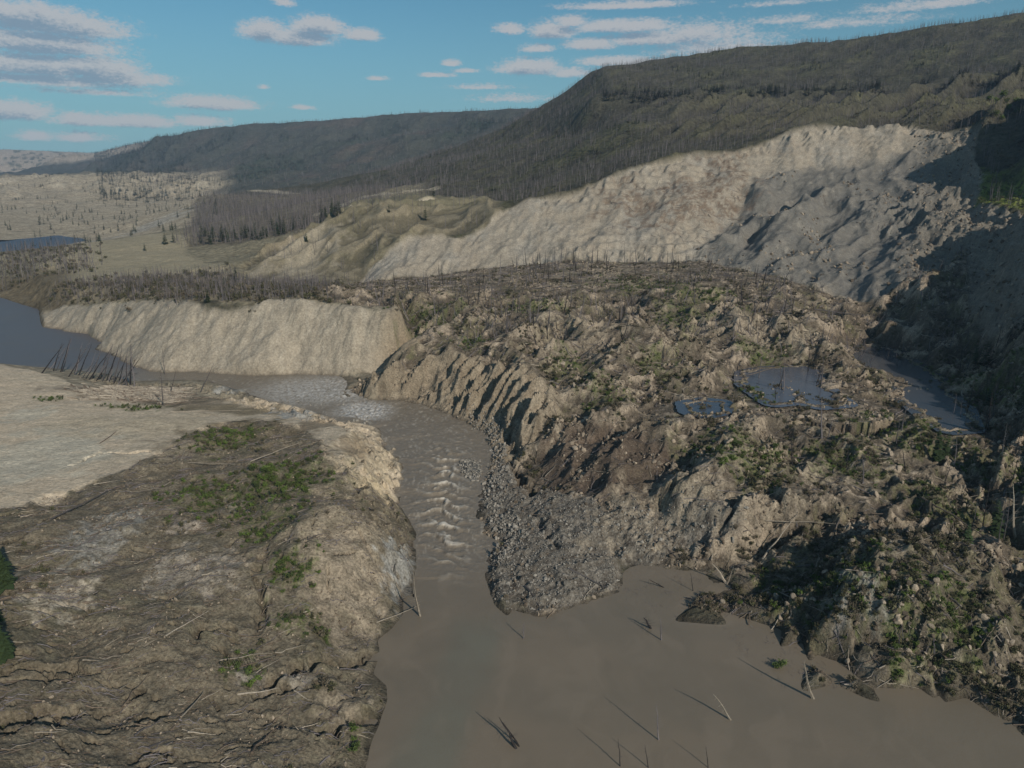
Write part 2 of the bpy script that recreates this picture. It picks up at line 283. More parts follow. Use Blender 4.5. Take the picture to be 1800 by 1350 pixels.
# far plateau
D((350, 341, 2300), (450, 338, 2200), (600, 326, 2050)); D((330, 300, 3300), (420, 296, 3100), (500, 288, 3000), (700, 262, 2700), (850, 240, 2600), (950, 225, 2500))
D((240, 255, 4300), (282, 236, 4200), (300, 226, 4150), (330, 221, 4100), (400, 217, 4000), (500, 212, 3900), (560, 208, 3800), (700, 196, 3600), (830, 192, 3400), (950, 187, 3200), (1200, 175, 3000))
D((300, 250, 3900), (400, 240, 3800), (550, 235, 3600), (750, 220, 3300))
D((-300, 320, 4500), (0, 317, 4500), (100, 312, 4300), (200, 305, 3900)); D((60, 300, 5000), (150, 290, 4800), (250, 265, 4300))
D((90, 285, 6500), (120, 272, 6500), (200, 258, 6300), (240, 248, 6000), (290, 243, 5800)); D((-300, 262, 7600), (0, 260, 7500), (60, 266, 7300), (90, 274, 7200), (170, 282, 7000))
D((-300, 305, 5600), (0, 303, 5600), (60, 305, 5600))
W((-8300, 8600, 420), (-5000, 8600, 420), (-3000, 8600, 430), (0, 8600, 430), (3000, 8600, 430), (8300, 8600, 430)); W((-1500, 5500, 400), (0, 4500, 410), (1500, 4500, 400), (4300, 4500, 400)); W((-900, 4800, 400), (-600, 5500, 400))
W((-600, 60, 30), (-60, 60, 24), (-30, 60, 8), (-15, 60, -2), (60, 60, -2.5), (90, 90, -2), (120, 95, 0), (150, 100, 4), (600, 60, 20))
W((-1500, 1500, 40), (-1500, 1000, 30), (-800, 500, 14), (-600, 300, 24), (-300, 150, 30)); W((1200, 1000, 260), (700, 600, 160), (600, 400, 150), (500, 200, 120), (300, 120, 60))

# ------------------------------------------------------------------ triangulate and sample on a fan-shaped grid
NC, QM = 1110, 1.08
q = np.linspace(-QM, QM, NC)
Yr = [60.0]
while Yr[-1] < 8500:
    y = Yr[-1]
    k = np.interp(math.log(y), [math.log(t) for t in (60, 95, 350, 700, 1500, 3500, 8500)], [.008, .0024, .0026, .0036, .006, .011, .02])
    Yr.append(y * (1 + k))
Yr = np.array(Yr); NR = len(Yr)
GX = (Yr[:, None] * q[None, :]); GY = np.repeat(Yr[:, None], NC, 1)
pts = np.array(CT)
pts = pts + rng.normal(0, .01, pts.shape) * [1, 1, 0]
keep = []; seen = set()
for p in pts:
    key = (round(p[0] / max(.6, .003 * p[1])), round(p[1] / max(.6, .003 * p[1])), int(math.log(p[1]) * 3))
    if key in seen: continue
    seen.add(key); keep.append(p)
pts = np.array(keep)
vco, _, fcs, ov, _, _ = delaunay_2d_cdt([Vector((p[0], p[1])) for p in pts], [], [], 0, 1e-5)
vz = np.array([pts[o[0], 2] if o else 0 for o in ov]); vx = np.array([(v.x, v.y) for v in vco])
H0 = np.full((NR, NC), np.nan)
for f in fcs:
    a, b, c = vx[f[0]], vx[f[1]], vx[f[2]]
    y0, y1 = min(a[1], b[1], c[1]), max(a[1], b[1], c[1])
    r0, r1 = np.searchsorted(Yr, y0), np.searchsorted(Yr, y1, 'right')
    if r1 <= r0: continue
    qs = [a[0] / a[1], b[0] / b[1], c[0] / c[1]]
    c0 = max(0, int((min(qs) + QM) / (2 * QM) * (NC - 1)) - 1); c1 = min(NC, int((max(qs) + QM) / (2 * QM) * (NC - 1)) + 3)
    if c1 <= c0: continue
    X = GX[r0:r1, c0:c1]; Y = GY[r0:r1, c0:c1]
    det = (b[1] - c[1]) * (a[0] - c[0]) + (c[0] - b[0]) * (a[1] - c[1])
    if abs(det) < 1e-9: continue
    w0 = ((b[1] - c[1]) * (X - c[0]) + (c[0] - b[0]) * (Y - c[1])) / det
    w1 = ((c[1] - a[1]) * (X - c[0]) + (a[0] - c[0]) * (Y - c[1])) / det
    w2 = 1 - w0 - w1; m = (w0 >= -1e-6) & (w1 >= -1e-6) & (w2 >= -1e-6)
    zz = w0 * vz[f[0]] + w1 * vz[f[1]] + w2 * vz[f[2]]
    H0[r0:r1, c0:c1][m] = zz[m]
for r in range(NR):                                   # nothing left open at the rim of the sheet
    row = H0[r]; ok = ~np.isnan(row)
    if not ok.all() and ok.any(): row[~ok] = np.interp(np.where(~ok)[0], np.where(ok)[0], row[ok])
    elif not ok.any(): H0[r] = H0[r - 1] if r else 0
def blur(A, r, c):
    for ax, k in ((0, r), (1, c)):
        if k < 1: continue
        pad = [(0, 0), (0, 0)]; pad[ax] = (k + 1, k)
        B = np.cumsum(np.pad(A, pad, 'edge'), axis=ax)
        n = A.shape[ax]
        A = (np.take(B, np.arange(2 * k + 1, n + 2 * k + 1), ax) - np.take(B, np.arange(0, n), ax)) / (2 * k + 1)
    return A
H0 = blur(blur(H0, 2, 2), 2, 2)
def sample(A, x, y):
    x = np.asarray(x, float); y = np.asarray(y, float)
    r = np.clip(np.interp(y, Yr, np.arange(NR)), 0, NR - 1.001); c = np.clip((x / y + QM) / (2 * QM) * (NC - 1), 0, NC - 1.001)
    ri = r.astype(int); ci = c.astype(int); rf = r - ri; cf = c - ci
    return (A[ri, ci] * (1 - rf) * (1 - cf) + A[ri + 1, ci] * rf * (1 - cf) + A[ri, ci + 1] * (1 - rf) * cf + A[ri + 1, ci + 1] * rf * cf)
HB = H0
_ys = np.exp(np.linspace(math.log(75), math.log(8400), 2600))
def hit(u, v, A=None):
    a, f, dz = ray(u, v); t = _ys / f
    x = a * t; z = HC + dz * t; h = sample(HB if A is None else A, np.clip(x, -QM * _ys, QM * _ys), _ys)
    k = np.where(z < h)[0]
    if len(k) == 0: k = [len(_ys) - 1]
    return x[k[0]], _ys[k[0]]
# ------------------------------------------------------------------ areas of the land, as outlines in plan
def plan(poly): return np.array([hit(u, v) for u, v in poly])
def sdf(P, x, y, margin=40):
    """signed distance in metres to a plan outline, positive inside"""
    out = np.full(x.shape, -1e3)
    m = (x > P[:, 0].min() - margin) & (x < P[:, 0].max() + margin) & (y > P[:, 1].min() - margin) & (y < P[:, 1].max() + margin)
    X = x[m]; Y = y[m]
    if X.size == 0: return out
    d = np.full(X.shape, 1e9); ins = np.zeros(X.shape, bool)
    n = len(P)
    for i in range(n):
        ax, ay = P[i]; bx, by = P[(i + 1) % n]
        ex, ey = bx - ax, by - ay; L = ex * ex + ey * ey + 1e-9
        t = np.clip(((X - ax) * ex + (Y - ay) * ey) / L, 0, 1)
        d = np.minimum(d, (X - ax - t * ex) ** 2 + (Y - ay - t * ey) ** 2)
        c = ((ay > Y) != (by > Y)) & (X < ex * (Y - ay) / (ey if abs(ey) > 1e-9 else 1e-9) + ax)
        ins ^= c
    d = np.sqrt(d); out[m] = np.where(ins, d, -d)
    return out
DEB = [(603, 690), (640, 664), (742, 612), (735, 580), (690, 558), (640, 538), (590, 528), (560, 508), (610, 500), (640, 494), (750, 485), (850, 470), (1000, 457), (1240, 460), (1300, 473), (1400, 496), (1500, 530), (1560, 515), (1640, 480), (1700, 430), (1760, 470), (1900, 520)]
DEBp = np.vstack([plan(DEB), [[300, 300], [250, 150], [150, 90], [100, 100]], plan([(1850, 1328), (1760, 1260), (1640, 1204), (1425, 1190), (1400, 1112), (1330, 1090), (1226, 1064), (1230, 1040), (1340, 1028), (1330, 1012), (1200, 1000), (1084, 985), (1095, 1040), (950, 1083), (874, 1060), (843, 917), (841, 883), (869, 817), (852, 760), (813, 738), (733, 708), (660, 701)])])
LB = plan([(0, 893), (90, 873), (180, 842), (260, 808), (300, 785), (345, 755), (430, 738), (480, 742), (540, 755), (580, 800), (650, 862), (700, 890), (728, 940), (728, 998), (704, 1052), (661, 1126), (678, 1205), (655, 1294), (641, 1349)])
LBp = np.vstack([LB, [[-12, 60], [-400, 60], [-400, 190]]])
LPp = np.vstack([[[-400, 330]], plan([(0, 641), (60, 652), (160, 684), (225, 700), (300, 716), (455, 700), (540, 716), (600, 738), (655, 746), (668, 758), (697, 793), (710, 843), (700, 885), (650, 862), (580, 800), (540, 755), (480, 742), (430, 738), (345, 755), (300, 785), (260, 808), (180, 842), (90, 873), (0, 893)]), [[-400, 190]]])
CLp = plan([(72, 547), (78, 574), (120, 584), (160, 589), (176, 600), (168, 615), (196, 622), (216, 640), (212, 650), (260, 659), (350, 656), (450, 660), (560, 658), (606, 661), (650, 651), (700, 631), (742, 603), (735, 583), (700, 566), (660, 549), (620, 539), (560, 530), (480, 527), (440, 541), (400, 547), (365, 545), (330, 530), (280, 526), (230, 531), (160, 537), (105, 541)])
RIM = [(628, 493), (650, 465), (700, 431), (730, 413), (780, 409), (800, 419), (850, 401), (880, 371), (930, 353), (1000, 344), (1060, 319), (1110, 298), (1170, 286), (1230, 273), (1290, 269), (1330, 256), (1400, 229), (1480, 220), (1560, 217), (1600, 224), (1640, 233), (1665, 227), (1721, 229)]
rim_xy = np.array([PY(u, v, Y)[:2] for u, v, Y in [(628, 493, 515), (650, 465, 540), (700, 430, 560), (730, 412, 570), (780, 408, 575), (800, 418, 570), (850, 400, 590), (880, 370, 610), (930, 352, 625), (1000, 343, 640), (1060, 318, 660), (1110, 297, 680), (1170, 285, 695), (1230, 272, 710), (1290, 268, 720), (1330, 255, 730), (1400, 228, 740), (1480, 219, 745), (1560, 216, 740), (1600, 223, 730), (1640, 232, 715), (1665, 226, 700), (1722, 228, 680), (1712, 250, 660), (1710, 278, 640), (1730, 310, 595), (1716, 345, 545), (1760, 365, 510), (1800, 380, 480)]])
SCp = np.vstack([rim_xy, [[350, 420], [300, 330], [250, 250]], plan([(1738, 600), (1700, 520), (1700, 430), (1640, 480), (1560, 515), (1500, 530), (1400, 496), (1300, 473), (1240, 460), (1000, 457), (850, 470), (750, 485), (645, 494)])])
BOp = plan([(1243, 434), (1290, 392), (1318, 350), (1330, 312), (1420, 290), (1540, 275), (1640, 262), (1690, 290), (1680, 380), (1700, 430), (1640, 480), (1560, 515), (1500, 528), (1400, 494), (1300, 472), (1250, 455)])
TEp = np.vstack([plan([(100, 530), (230, 530), (330, 529), (440, 539), (560, 529), (620, 538), (600, 500), (430, 494), (325, 445)]), [PY(333, 425, 850)[:2], PY(250, 415, 1080)[:2], PY(100, 437, 870)[:2], PY(60, 485, 640)[:2]]])
FRp = np.array([PY(*p)[:2] for p in [(325, 440, 770), (430, 450, 740), (520, 415, 740), (590, 385, 720), (620, 358, 860), (700, 342, 1100), (600, 341, 1300), (450, 343, 1450), (345, 346, 1550), (330, 400, 1000)]])
GBp = np.array([PY(*p)[:2] for p in [(430, 496, 520), (625, 498, 503), (650, 465, 540), (700, 430, 560), (780, 408, 575), (850, 400, 590), (880, 370, 610), (870, 350, 800), (700, 345, 950), (600, 345, 1000), (560, 385, 760), (470, 440, 640), (430, 470, 570)]])
NBp = plan([(604, 690), (640, 668), (700, 641), (740, 621), (790, 614), (850, 623), (925, 651), (985, 696), (960, 740), (900, 800), (868, 815), (850, 762), (813, 741), (733, 711), (660, 702)])
SPp = plan([(869, 817), (900, 800), (915, 860), (960, 850), (1060, 885), (1160, 890), (1290, 870), (1300, 930), (1200, 965), (1140, 990), (1084, 986), (1095, 1040), (1010, 1064), (950, 1083), (874, 1061), (856, 1017), (856, 983), (881, 954), (842, 917), (840, 883)])
BRp = plan([(955, 745), (1080, 738), (1180, 790), (1190, 830), (1160, 860), (1060, 878), (960, 845), (940, 800)])
MOp = plan([(1330, 1012), (1400, 930), (1520, 930), (1620, 940), (1720, 970), (1790, 1030), (1799, 1250), (1740, 1245), (1640, 1203), (1430, 1190), (1400, 1110), (1230, 1060), (1230, 1042)])

RIVp = np.array([PZ(*p)[:2] for p in [(730, 1060, 0), (722, 1000, .2), (722, 939, .6), (688, 887, 1.2), (703, 843, 2), (690, 793, 2.6), (660, 755, 3.5), (645, 748, 4.8), (600, 742, 6), (555, 728, 6.2), (515, 718, 6), (450, 700, 6), (395, 683, 6), (365, 671, 6), (335, 669, 6), (222, 672, 6), (186, 660, 6), (100, 650, 6), (0, 641, 6), (-400, 620, 6), (-400, 500, 6), (0, 520, 6), (40, 533, 6), (76, 542, 6), (84, 574, 6), (120, 581, 6), (163, 585, 6), (182, 600, 6), (174, 613, 6), (200, 619, 6), (220, 640, 6), (262, 656, 6), (350, 653, 6), (450, 657, 6), (560, 655, 6), (606, 658, 6.2), (620, 672, 6), (610, 692, 5.8), (640, 700, 5), (687, 699, 4.4), (733, 707, 4.1), (767, 716, 3.9), (815, 736, 3.6), (855, 757, 3.2), (870, 783, 2.8), (874, 817, 2.3), (860, 850, 1.8), (846, 883, 1.2), (848, 917, .8), (888, 954, .3), (862, 983, 0), (862, 1017, 0), (880, 1063, 0)]])
X, Y = GX, GY
CELL = Y * .0028
# soften straight lines: look the land up through a wandering offset
nearw = sstep(900, 500, Y)
amp = np.minimum(.012 * Y, 5.0)
wx = fbm(X / 22, Y / 22, 4, 11) * amp + fbm(X / 5, Y / 5, 2, 15) * .9 * nearw; wy = fbm(X / 22, Y / 22, 4, 21) * amp + fbm(X / 5, Y / 5, 2, 25) * .9 * nearw
shore_hold = 1 - .75 * np.exp(-(H0 / 1.2) ** 2) * (Y < 180)
Hh = sample(H0, X + wx * shore_hold, np.clip(Y + wy * shore_hold, 60, 8400))
far_m = sstep(1000, 2500, Y)
Hh = H0 * far_m + Hh * (1 - far_m)

def soft(P, w, nz=0, lam=8, seed=50, margin=60):
    s_ = sdf(P, X, Y, margin)
    if nz: s_ = s_ + fbm(X / lam, Y / lam, 3, seed) * nz
    return sstep(-w, w, s_)
mDEB = soft(DEBp, 3, 8, 12, 51); mLB = soft(LBp, 1.5, 5, 7, 52); mLP = soft(LPp, 1.5, 3, 9, 53); mCL = soft(CLp, 2, 2, 8, 54)
sSC = sdf(SCp, X, Y); mSC = sstep(-2, 2, sSC + fbm(X / 9, Y / 9, 3, 55) * 3)
mBO = soft(BOp, 10, 16, 25, 56); mTE = soft(TEp, 6, 8, 15, 57); mFR = soft(FRp, 8, 20, 40, 58); mGB = soft(GBp, 6, 6, 15, 59)
mNB = soft(NBp, 2.5, 3, 6, 60); mSP = soft(SPp, 2, 5, 6, 61); mBR = soft(BRp, 2, 4, 6, 62); mMO = soft(MOp, 3, 4, 8, 63)
mDEB = mDEB * (1 - mSC * .9)
mHILL = np.clip(1 - (mDEB + mLB + mLP + mCL + mSC + mTE + mFR + mGB), 0, 1) * sstep(440, 560, Y) * sstep(-.30, -.16, X / Y) * sstep(2300, 1900, Y)
mRIGHT = np.clip(1 - mSC, 0, 1) * sstep(.60, .64, X / Y) * sstep(120, 180, Y) * sstep(640, 560, Y)

gy1, gx1 = np.gradient(Hh); SLp = np.sqrt((gy1 / np.gradient(Y, axis=0)) ** 2 + (gx1 / np.gradient(X, axis=1)) ** 2)
dH = np.zeros_like(H0); N0 = fbm(X / 35, Y / 35, 3, 70)
def octave(lam, a, mask, kind='r', seed=0, sx=1, sy=1, rot=0, o=3, rows=None):
    """relief of one size, faded out where the sheet is too coarse to carry it"""
    global dH
    fade = sstep(1.6, 4.0, lam / CELL) * mask * a
    rr = np.where(fade.max(axis=1) > 1e-3)[0]
    if len(rr) == 0: return
    r0, r1 = rr[0], rr[-1] + 1
    x = X[r0:r1]; y = Y[r0:r1]; c, s_ = math.cos(rot), math.sin(rot)
    xx = (x * c + y * s_) / lam / sx; yy = (-x * s_ + y * c) / lam / sy
    if kind == 'r': n = ridged(xx, yy, o, seed) - .45
    elif kind == 'b': n = .4 - np.abs(fbm(xx, yy, o, seed)) * 2.2
    elif kind == 'c': n = -sstep(.80, .97, ridged(xx, yy, 2, seed))
    else: n = fbm(xx, yy, o, seed)
    dH[r0:r1] += fade[r0:r1] * n
lumpy = .30 + 1.1 * sstep(-.15, .3, fbm(X / 24, Y / 24, 3, 71))
deb = mDEB * (1 - .75 * mNB) * (1 - .55 * mSP) * (1 - .5 * mBR) * (.35 + .65 * sstep(.0, 3.0, Hh + .6)) * sstep(-1.2, .2, Hh) * lumpy
big = mDEB * (1 - .8 * mNB) * (1 - .8 * mSP) * sstep(1.0, 6, Hh) * sstep(460, 400, Y)
octave(46, 6.5, big * sstep(170, 260, Y), 'f', 100, rot=.5); octave(28, 7.5, big * (1 - .6 * mMO), 'r', 101, sx=1.8, rot=.75)
octave(13, 4.4, big * (.5 + .5 * lumpy), 'r', 102, sx=1.5, rot=.7)
octave(6.0, 1.5, deb, 'r', 105, sx=1.3, rot=.4)
octave(2.8, .8, deb, 'b', 108)
octave(1.3, .42, deb, 'r', 110)
octave(.8, .20, deb, 'f', 113, o=2)
sp = mSP * sstep(0, 1.0, Hh + .3)
octave(9, 1.3, sp, 'r', 120, rot=.8); octave(3, .45, sp, 'r', 123); octave(1.2, .22, sp, 'b', 126); octave(.6, .2, sp, 'f', 128, o=2)
sR0 = sdf(RIVp, X, Y, 20)
lb = mLB * sstep(-.2, 2.5, Hh); lumpB = .35 + 1.0 * sstep(-.2, .3, fbm(X / 12, Y / 12, 3, 72)) + .5 * sstep(125, 110, Y)
octave(22, 2.6, lb, 'f', 130, rot=.4); octave(11, 1.8, lb, 'f', 131, sx=1.3, rot=.6); octave(4.5, .45, lb * lumpB, 'f', 134, sx=1.2, rot=.7); octave(6, .6, lb * lumpB * sstep(.0, .3, N0), 'r', 133, sx=1.3, rot=.8)
octave(1.8, .28, lb * lumpB, 'f', 137, sx=1.2, rot=.3); octave(.9, .16, lb * lumpB, 'b', 139, o=2); octave(.55, .10, lb, 'f', 141, o=2)
# slumped steps near the lower left corner
ll = lb * sstep(-38, -60, X) * sstep(135, 115, Y)
octave(9, 2.8, ll, 'c', 143, sx=2.6, rot=.12); octave(10, 1.2, lb, 'c', 144, sx=1.4, rot=.7)
lp = mLP
octave(25, .9, lp, 'f', 145); octave(7, .22, lp, 'f', 147); octave(2.4, .14, lp, 'f', 149)
rbk = sstep(-18, -12, sR0) * sstep(0, -1.5, sR0) * (Y > 168) * (Y < 325) * (X < -14) * (Hh > 1); octave(7, 2.6, rbk, 'r', 250, sy=1.4, rot=.3); octave(2.6, .9, rbk, 'b', 252); octave(1.1, .35, rbk, 'r', 254)
bl = mLP * sstep(-52, -38, X) * sstep(200, 215, Y)
octave(8, 3.4, bl, 'r', 153, sy=1.5, rot=.5); octave(3, .9, bl, 'r', 155); octave(1.2, .3, bl, 'b', 157)
# sand cliff: runnels down the face
octave(40, 4.5, mCL, 'f', 159, sy=3.0, rot=-.42); octave(22, 1.3, mCL, 'r', 160, sy=4.0, rot=-.42); octave(7, .55, mCL * sstep(-.2, .3, N0), 'r', 162, sy=5, rot=-.42); octave(9, 2.2, mCL * sstep(-75, -50, X), 'r', 161, sy=4, rot=-.6); octave(3.0, .28, mCL, 'r', 164, sy=6, rot=-.40); octave(1.6, .15, mCL, 'f', 166, sy=2, rot=-.4)
# near bluff: deep gullies
nb = mNB * sstep(5, 11, Hh) * (1 - .6 * sstep(21, 25, Hh))
octave(12, 10.5, nb, 'r', 170, sy=3.0, rot=-.80, o=3); octave(3.2, 1.6, mNB, 'r', 172, sy=3, rot=-.8); octave(1.4, .5, mNB, 'b', 174); 
# head scarp and bowl
sc = mSC * (1 - mBO)
octave(70, 8, sc, 'f', 180, sy=2.0, rot=-.25); octave(30, 2.6, sc, 'r', 182, sy=2.6, rot=-.3); octave(10, 1.7, sc * sstep(-.25, .25, N0), 'r', 184, sy=3.2, rot=-.3); octave(5.5, .8, sc, 'r', 183, sy=3.5, rot=-.25); octave(4.5, .4, sc, 'f', 186); octave(14, 4, sc * sstep(26, 6, sSC) * (X > 20), 'r', 185, sy=2.0, rot=-.1)
bo = mBO * mSC; rb_ = sstep(250, 300, X) * sstep(640, 560, Y) + .12; octave(60, 11, bo, 'r', 190, sy=2.4, rot=-.65); octave(26, 6.5, bo * (rb_ + .25), 'r', 192, sy=2.2, rot=-.6); octave(11, 3.4, bo * (rb_ + .15), 'r', 194, sy=1.7, rot=-.5); octave(5, 1.2, bo * rb_, 'b', 196); octave(9, .6, bo, 'f', 195, sy=3, rot=-.5)
octave(18, 5.0, mSC * sstep(.56, .62, X / Y), 'r', 188, sy=1.8, rot=-.3); octave(7, 2.0, mSC * sstep(.56, .62, X / Y), 'r', 189, sy=1.5); octave(14, 3.0, mRIGHT, 'r', 198); octave(5, 1.2, mRIGHT, 'r', 199); octave(2, .5, mRIGHT, 'f', 197)
# gullied grass bluff, terrace, hills
octave(42, 11, mGB * sstep(950, 700, Y), 'r', 200, sy=2.4, rot=-.35, o=2); octave(12, 1.2, mGB, 'f', 202)
octave(30, 1.2, mTE, 'f', 204); octave(10, .4, mTE, 'f', 206)
mh = mHILL * (1 - mSC)
gul = mh * sstep(135, 165, Hh) * sstep(246, 222, Hh) * sstep(.15, .25, X / Y) + mh * .12
octave(62, 24, gul, 'r', 210, sy=5, rot=-.80, o=2); octave(240, 12, mh, 'f', 212); octave(45, 3, mh, 'f', 214); octave(16, 1.6, mh, 'f', 216)
fp = sstep(1800, 2600, Y)
octave(700, 60, fp * sstep(90, 200, H0) * sstep(415, 330, H0), 'r', 220, sy=2.0, rot=.2); octave(240, 22, fp * sstep(420, 350, H0), 'r', 222); octave(90, 7, fp, 'f', 224)
lh = sstep(1200, 1500, Y) * sstep(-.2, -.28, X / Y) * sstep(3500, 2800, Y)
octave(180, 7, lh * sstep(20, 45, H0), 'r', 230, sy=1.5, rot=.5); octave(60, 2.5, lh * sstep(20, 40, H0), 'r', 232)
def crack(pts_, w_, d_):
    global dH
    Q = [hit(u, v) for u, v in pts_]; m = np.zeros_like(X)
    k_ = 1.5 if Q[0][1] < 128 else 1.0; w_ *= k_ ** .6; d_ *= k_
    for (ax, ay), (bx, by) in zip(Q[:-1], Q[1:]):
        r0, r1 = np.searchsorted(Yr, min(ay, by) - 4), np.searchsorted(Yr, max(ay, by) + 4); x = X[r0:r1] + 1.2 * perlin(X[r0:r1] / 2.5, Y[r0:r1] / 2.5, 81); y = Y[r0:r1] + 1.2 * perlin(X[r0:r1] / 2.5, Y[r0:r1] / 2.5, 82)
        ex, ey = bx - ax, by - ay; t = np.clip(((x - ax) * ex + (y - ay) * ey) / (ex * ex + ey * ey), 0, 1); d = np.hypot(x - ax - t * ex, y - ay - t * ey)
        dH[r0:r1] -= d_ * sstep(w_, w_ * .3, d) * (.3 + .7 * sstep(-.2, .2, perlin(x / 3, y / 3, 83)))
for pts_, w_, d_ in [([(128, 818), (150, 806), (175, 796), (215, 797), (262, 795)], .8, 1.3), ([(0, 1178), (40, 1170), (90, 1180), (130, 1168)], 1.1, 2.2), ([(0, 1200), (70, 1190), (120, 1196), (160, 1180)], .8, 1.5), ([(0, 1262), (60, 1252), (100, 1262), (130, 1250)], 1.3, 2.4), ([(0, 1280), (50, 1272), (95, 1270)], 1.5, 2.6), ([(130, 1178), (165, 1182), (190, 1175)], .7, 1.0), ([(235, 1275), (255, 1262), (285, 1266)], .9, 1.5), ([(455, 1100), (462, 1050), (450, 1000), (470, 985)], 1.6, 2.0), ([(400, 1100), (350, 1105), (340, 1130)], 1.0, 1.2), ([(480, 1190), (520, 1168), (600, 1160), (660, 1150)], 1.4, 2.2), ([(420, 1230), (470, 1210), (560, 1200)], 1.0, 1.5), ([(230, 1330), (270, 1320), (300, 1330)], .8, 1.2), ([(700, 1050), (690, 1000), (700, 960)], .8, 1.5), ([(890, 745), (905, 775), (900, 800), (915, 835), (935, 855)], 3.2, 4.0), ([(1150, 885), (1185, 845), (1215, 835)], 2.0, 2.5), ([(940, 900), (955, 930), (980, 960)], 1.2, 1.6), ([(1290, 860), (1285, 900), (1270, 930)], 1.6, 2.4), ([(1365, 870), (1370, 905), (1350, 930)], 1.6, 2.4), ([(1330, 970), (1400, 930)], 2.0, 2.0), ([(1020, 760), (1100, 740), (1190, 760), (1260, 745)], 2.2, 2.5), ([(760, 585), (840, 575), (900, 540), (990, 520)], 3, 3), ([(1050, 610), (1120, 640), (1200, 645), (1270, 690)], 3, 3), ([(1080, 540), (1180, 585), (1290, 570), (1400, 585)], 3.5, 3.5), ([(280, 985), (300, 960), (330, 950)], .6, .7), ([(560, 1290), (600, 1270), (650, 1262)], 1.2, 1.8)]: crack(pts_, w_, d_)
def ledges(mask, per, f):
    global Hh
    h_ = (Hh + dH) / per + .6 * fbm(X / 30, Y / 30, 3, 90); q_ = np.floor(h_) + sstep(.25, .8, h_ - np.floor(h_)); Hh = Hh + (q_ - h_) * per * f * mask * sstep(-.3, .2, fbm(X / 20, Y / 20, 3, 93))
ledges(sc * sstep(60, 25, sSC) * sstep(20, 80, X), 5.5, .75); ledges(sc * (X > -60), 2.6, .35); ledges(rbk, 2.0, .5); ledges(mNB + mDEB * sstep(.3, .8, SLp) * .7, 2.2, .4); ledges(mCL * sstep(-80, -50, X), 3, .4)
H = Hh + dH
HS = H.copy()

# ------------------------------------------------------------------ ponds and channel levels pressed into the land
POND1 = plan([(1312, 652), (1345, 645), (1380, 640), (1425, 637), (1440, 650), (1455, 668), (1442, 684), (1482, 708), (1440, 712), (1400, 706), (1360, 706), (1330, 690), (1312, 672)])
POND2 = plan([(1498, 610), (1530, 604), (1570, 618), (1600, 640), (1640, 662), (1660, 690), (1690, 728), (1700, 766), (1668, 765), (1640, 745), (1605, 712), (1580, 690), (1600, 680), (1560, 662), (1520, 648)])
POND3 = plan([(1212, 706), (1240, 700), (1265, 706), (1262, 722), (1240, 728), (1216, 722)])
def press(P, z, raise_m=3):
    global H
    c_ = P.mean(0); fr_ = sstep(26, 12, np.hypot((X - c_[0]) * .8, np.maximum(Y - c_[1], -99) + 12)) * (Y < c_[1] + 4); H = H * (1 - .7 * fr_) + np.minimum(H, z + .9) * .7 * fr_
    s_ = sdf(P, X, Y, 20) + fbm(X / 6, Y / 6, 4, 77) * 4.5 + fbm(X / 2, Y / 2, 2, 78) * .8
    inside = sstep(-.3, 1.2, s_); near = sstep(-raise_m - 1, -.5, s_) * (1 - sstep(-.5, .3, s_))
    H = H * (1 - inside) + np.minimum(H, z - .5) * inside
    H = np.maximum(H, np.where(near > .3, z + .25 * near, -99))
    H = np.where(s_ > -17, np.maximum(H, z + .12 - .14 * np.maximum(-s_, 0) - 2 * (s_ > 0)), H)
    wide = sstep(-14, -2, s_) * (1 - inside)
    H = H * (1 - .6 * wide) + np.minimum(H, z + .8 + .12 * np.maximum(-s_, 0)) * .6 * wide
press(POND1, 17.6); press(POND2, 14.2); press(POND3, 19.2, 2)
octx = mDEB * (Y < 330)
# river levels
RIV = [(730, 998, .2), (730, 939, .6), (693, 887, 1.2), (710, 843, 2), (697, 793, 2.6), (667, 755, 3.5), (655, 745, 4.5), (600, 738, 6), (560, 724, 6.2), (520, 714, 6), (455, 697, 6), (400, 680, 6), (340, 666, 6), (225, 668, 6), (855, 983, 0), (881, 954, .3), (841, 917, .8), (839, 883, 1.2), (852, 850, 1.8), (867, 817, 2.3), (863, 783, 2.8), (850, 760, 3.2), (813, 740, 3.6), (767, 720, 3.9), (733, 710, 4.1), (687, 702, 4.4), (620, 700, 5.2), (603, 692, 6), (500, 690, 6), (450, 661, 6), (350, 657, 6), (260, 660, 6), (640, 712, 4.6), (610, 712, 5.6), (730, 1060, 0), (870, 1063, 0), (800, 1050, 0)]
RP = np.array([PZ(*p) for p in RIV])
WLV = np.zeros_like(H); wsum = np.zeros_like(H)
rr = slice(np.searchsorted(Yr, 150), np.searchsorted(Yr, 400))
for p in RP:
    wgt = 1 / ((X[rr] - p[0]) ** 2 + (Y[rr] - p[1]) ** 2 + 4) ** 2.2
    WLV[rr] += wgt * p[2]; wsum[rr] += wgt
WLV[rr] /= wsum[rr]
WLV[(Y < 165) | ((X > PZ(905, 1060, 0)[0]) & (Y < 205))] = 0; WLV[Y > 335] = np.where(Y[Y > 335] > 360, 6, np.maximum(WLV[Y > 335], 5.9))
k_ = sstep(158, 168, Y) * (Y < 300); WLV = np.where((Y >= 150) & (Y < 300), WLV * k_, WLV)
sRIV = sdf(RIVp, X, Y, 20)
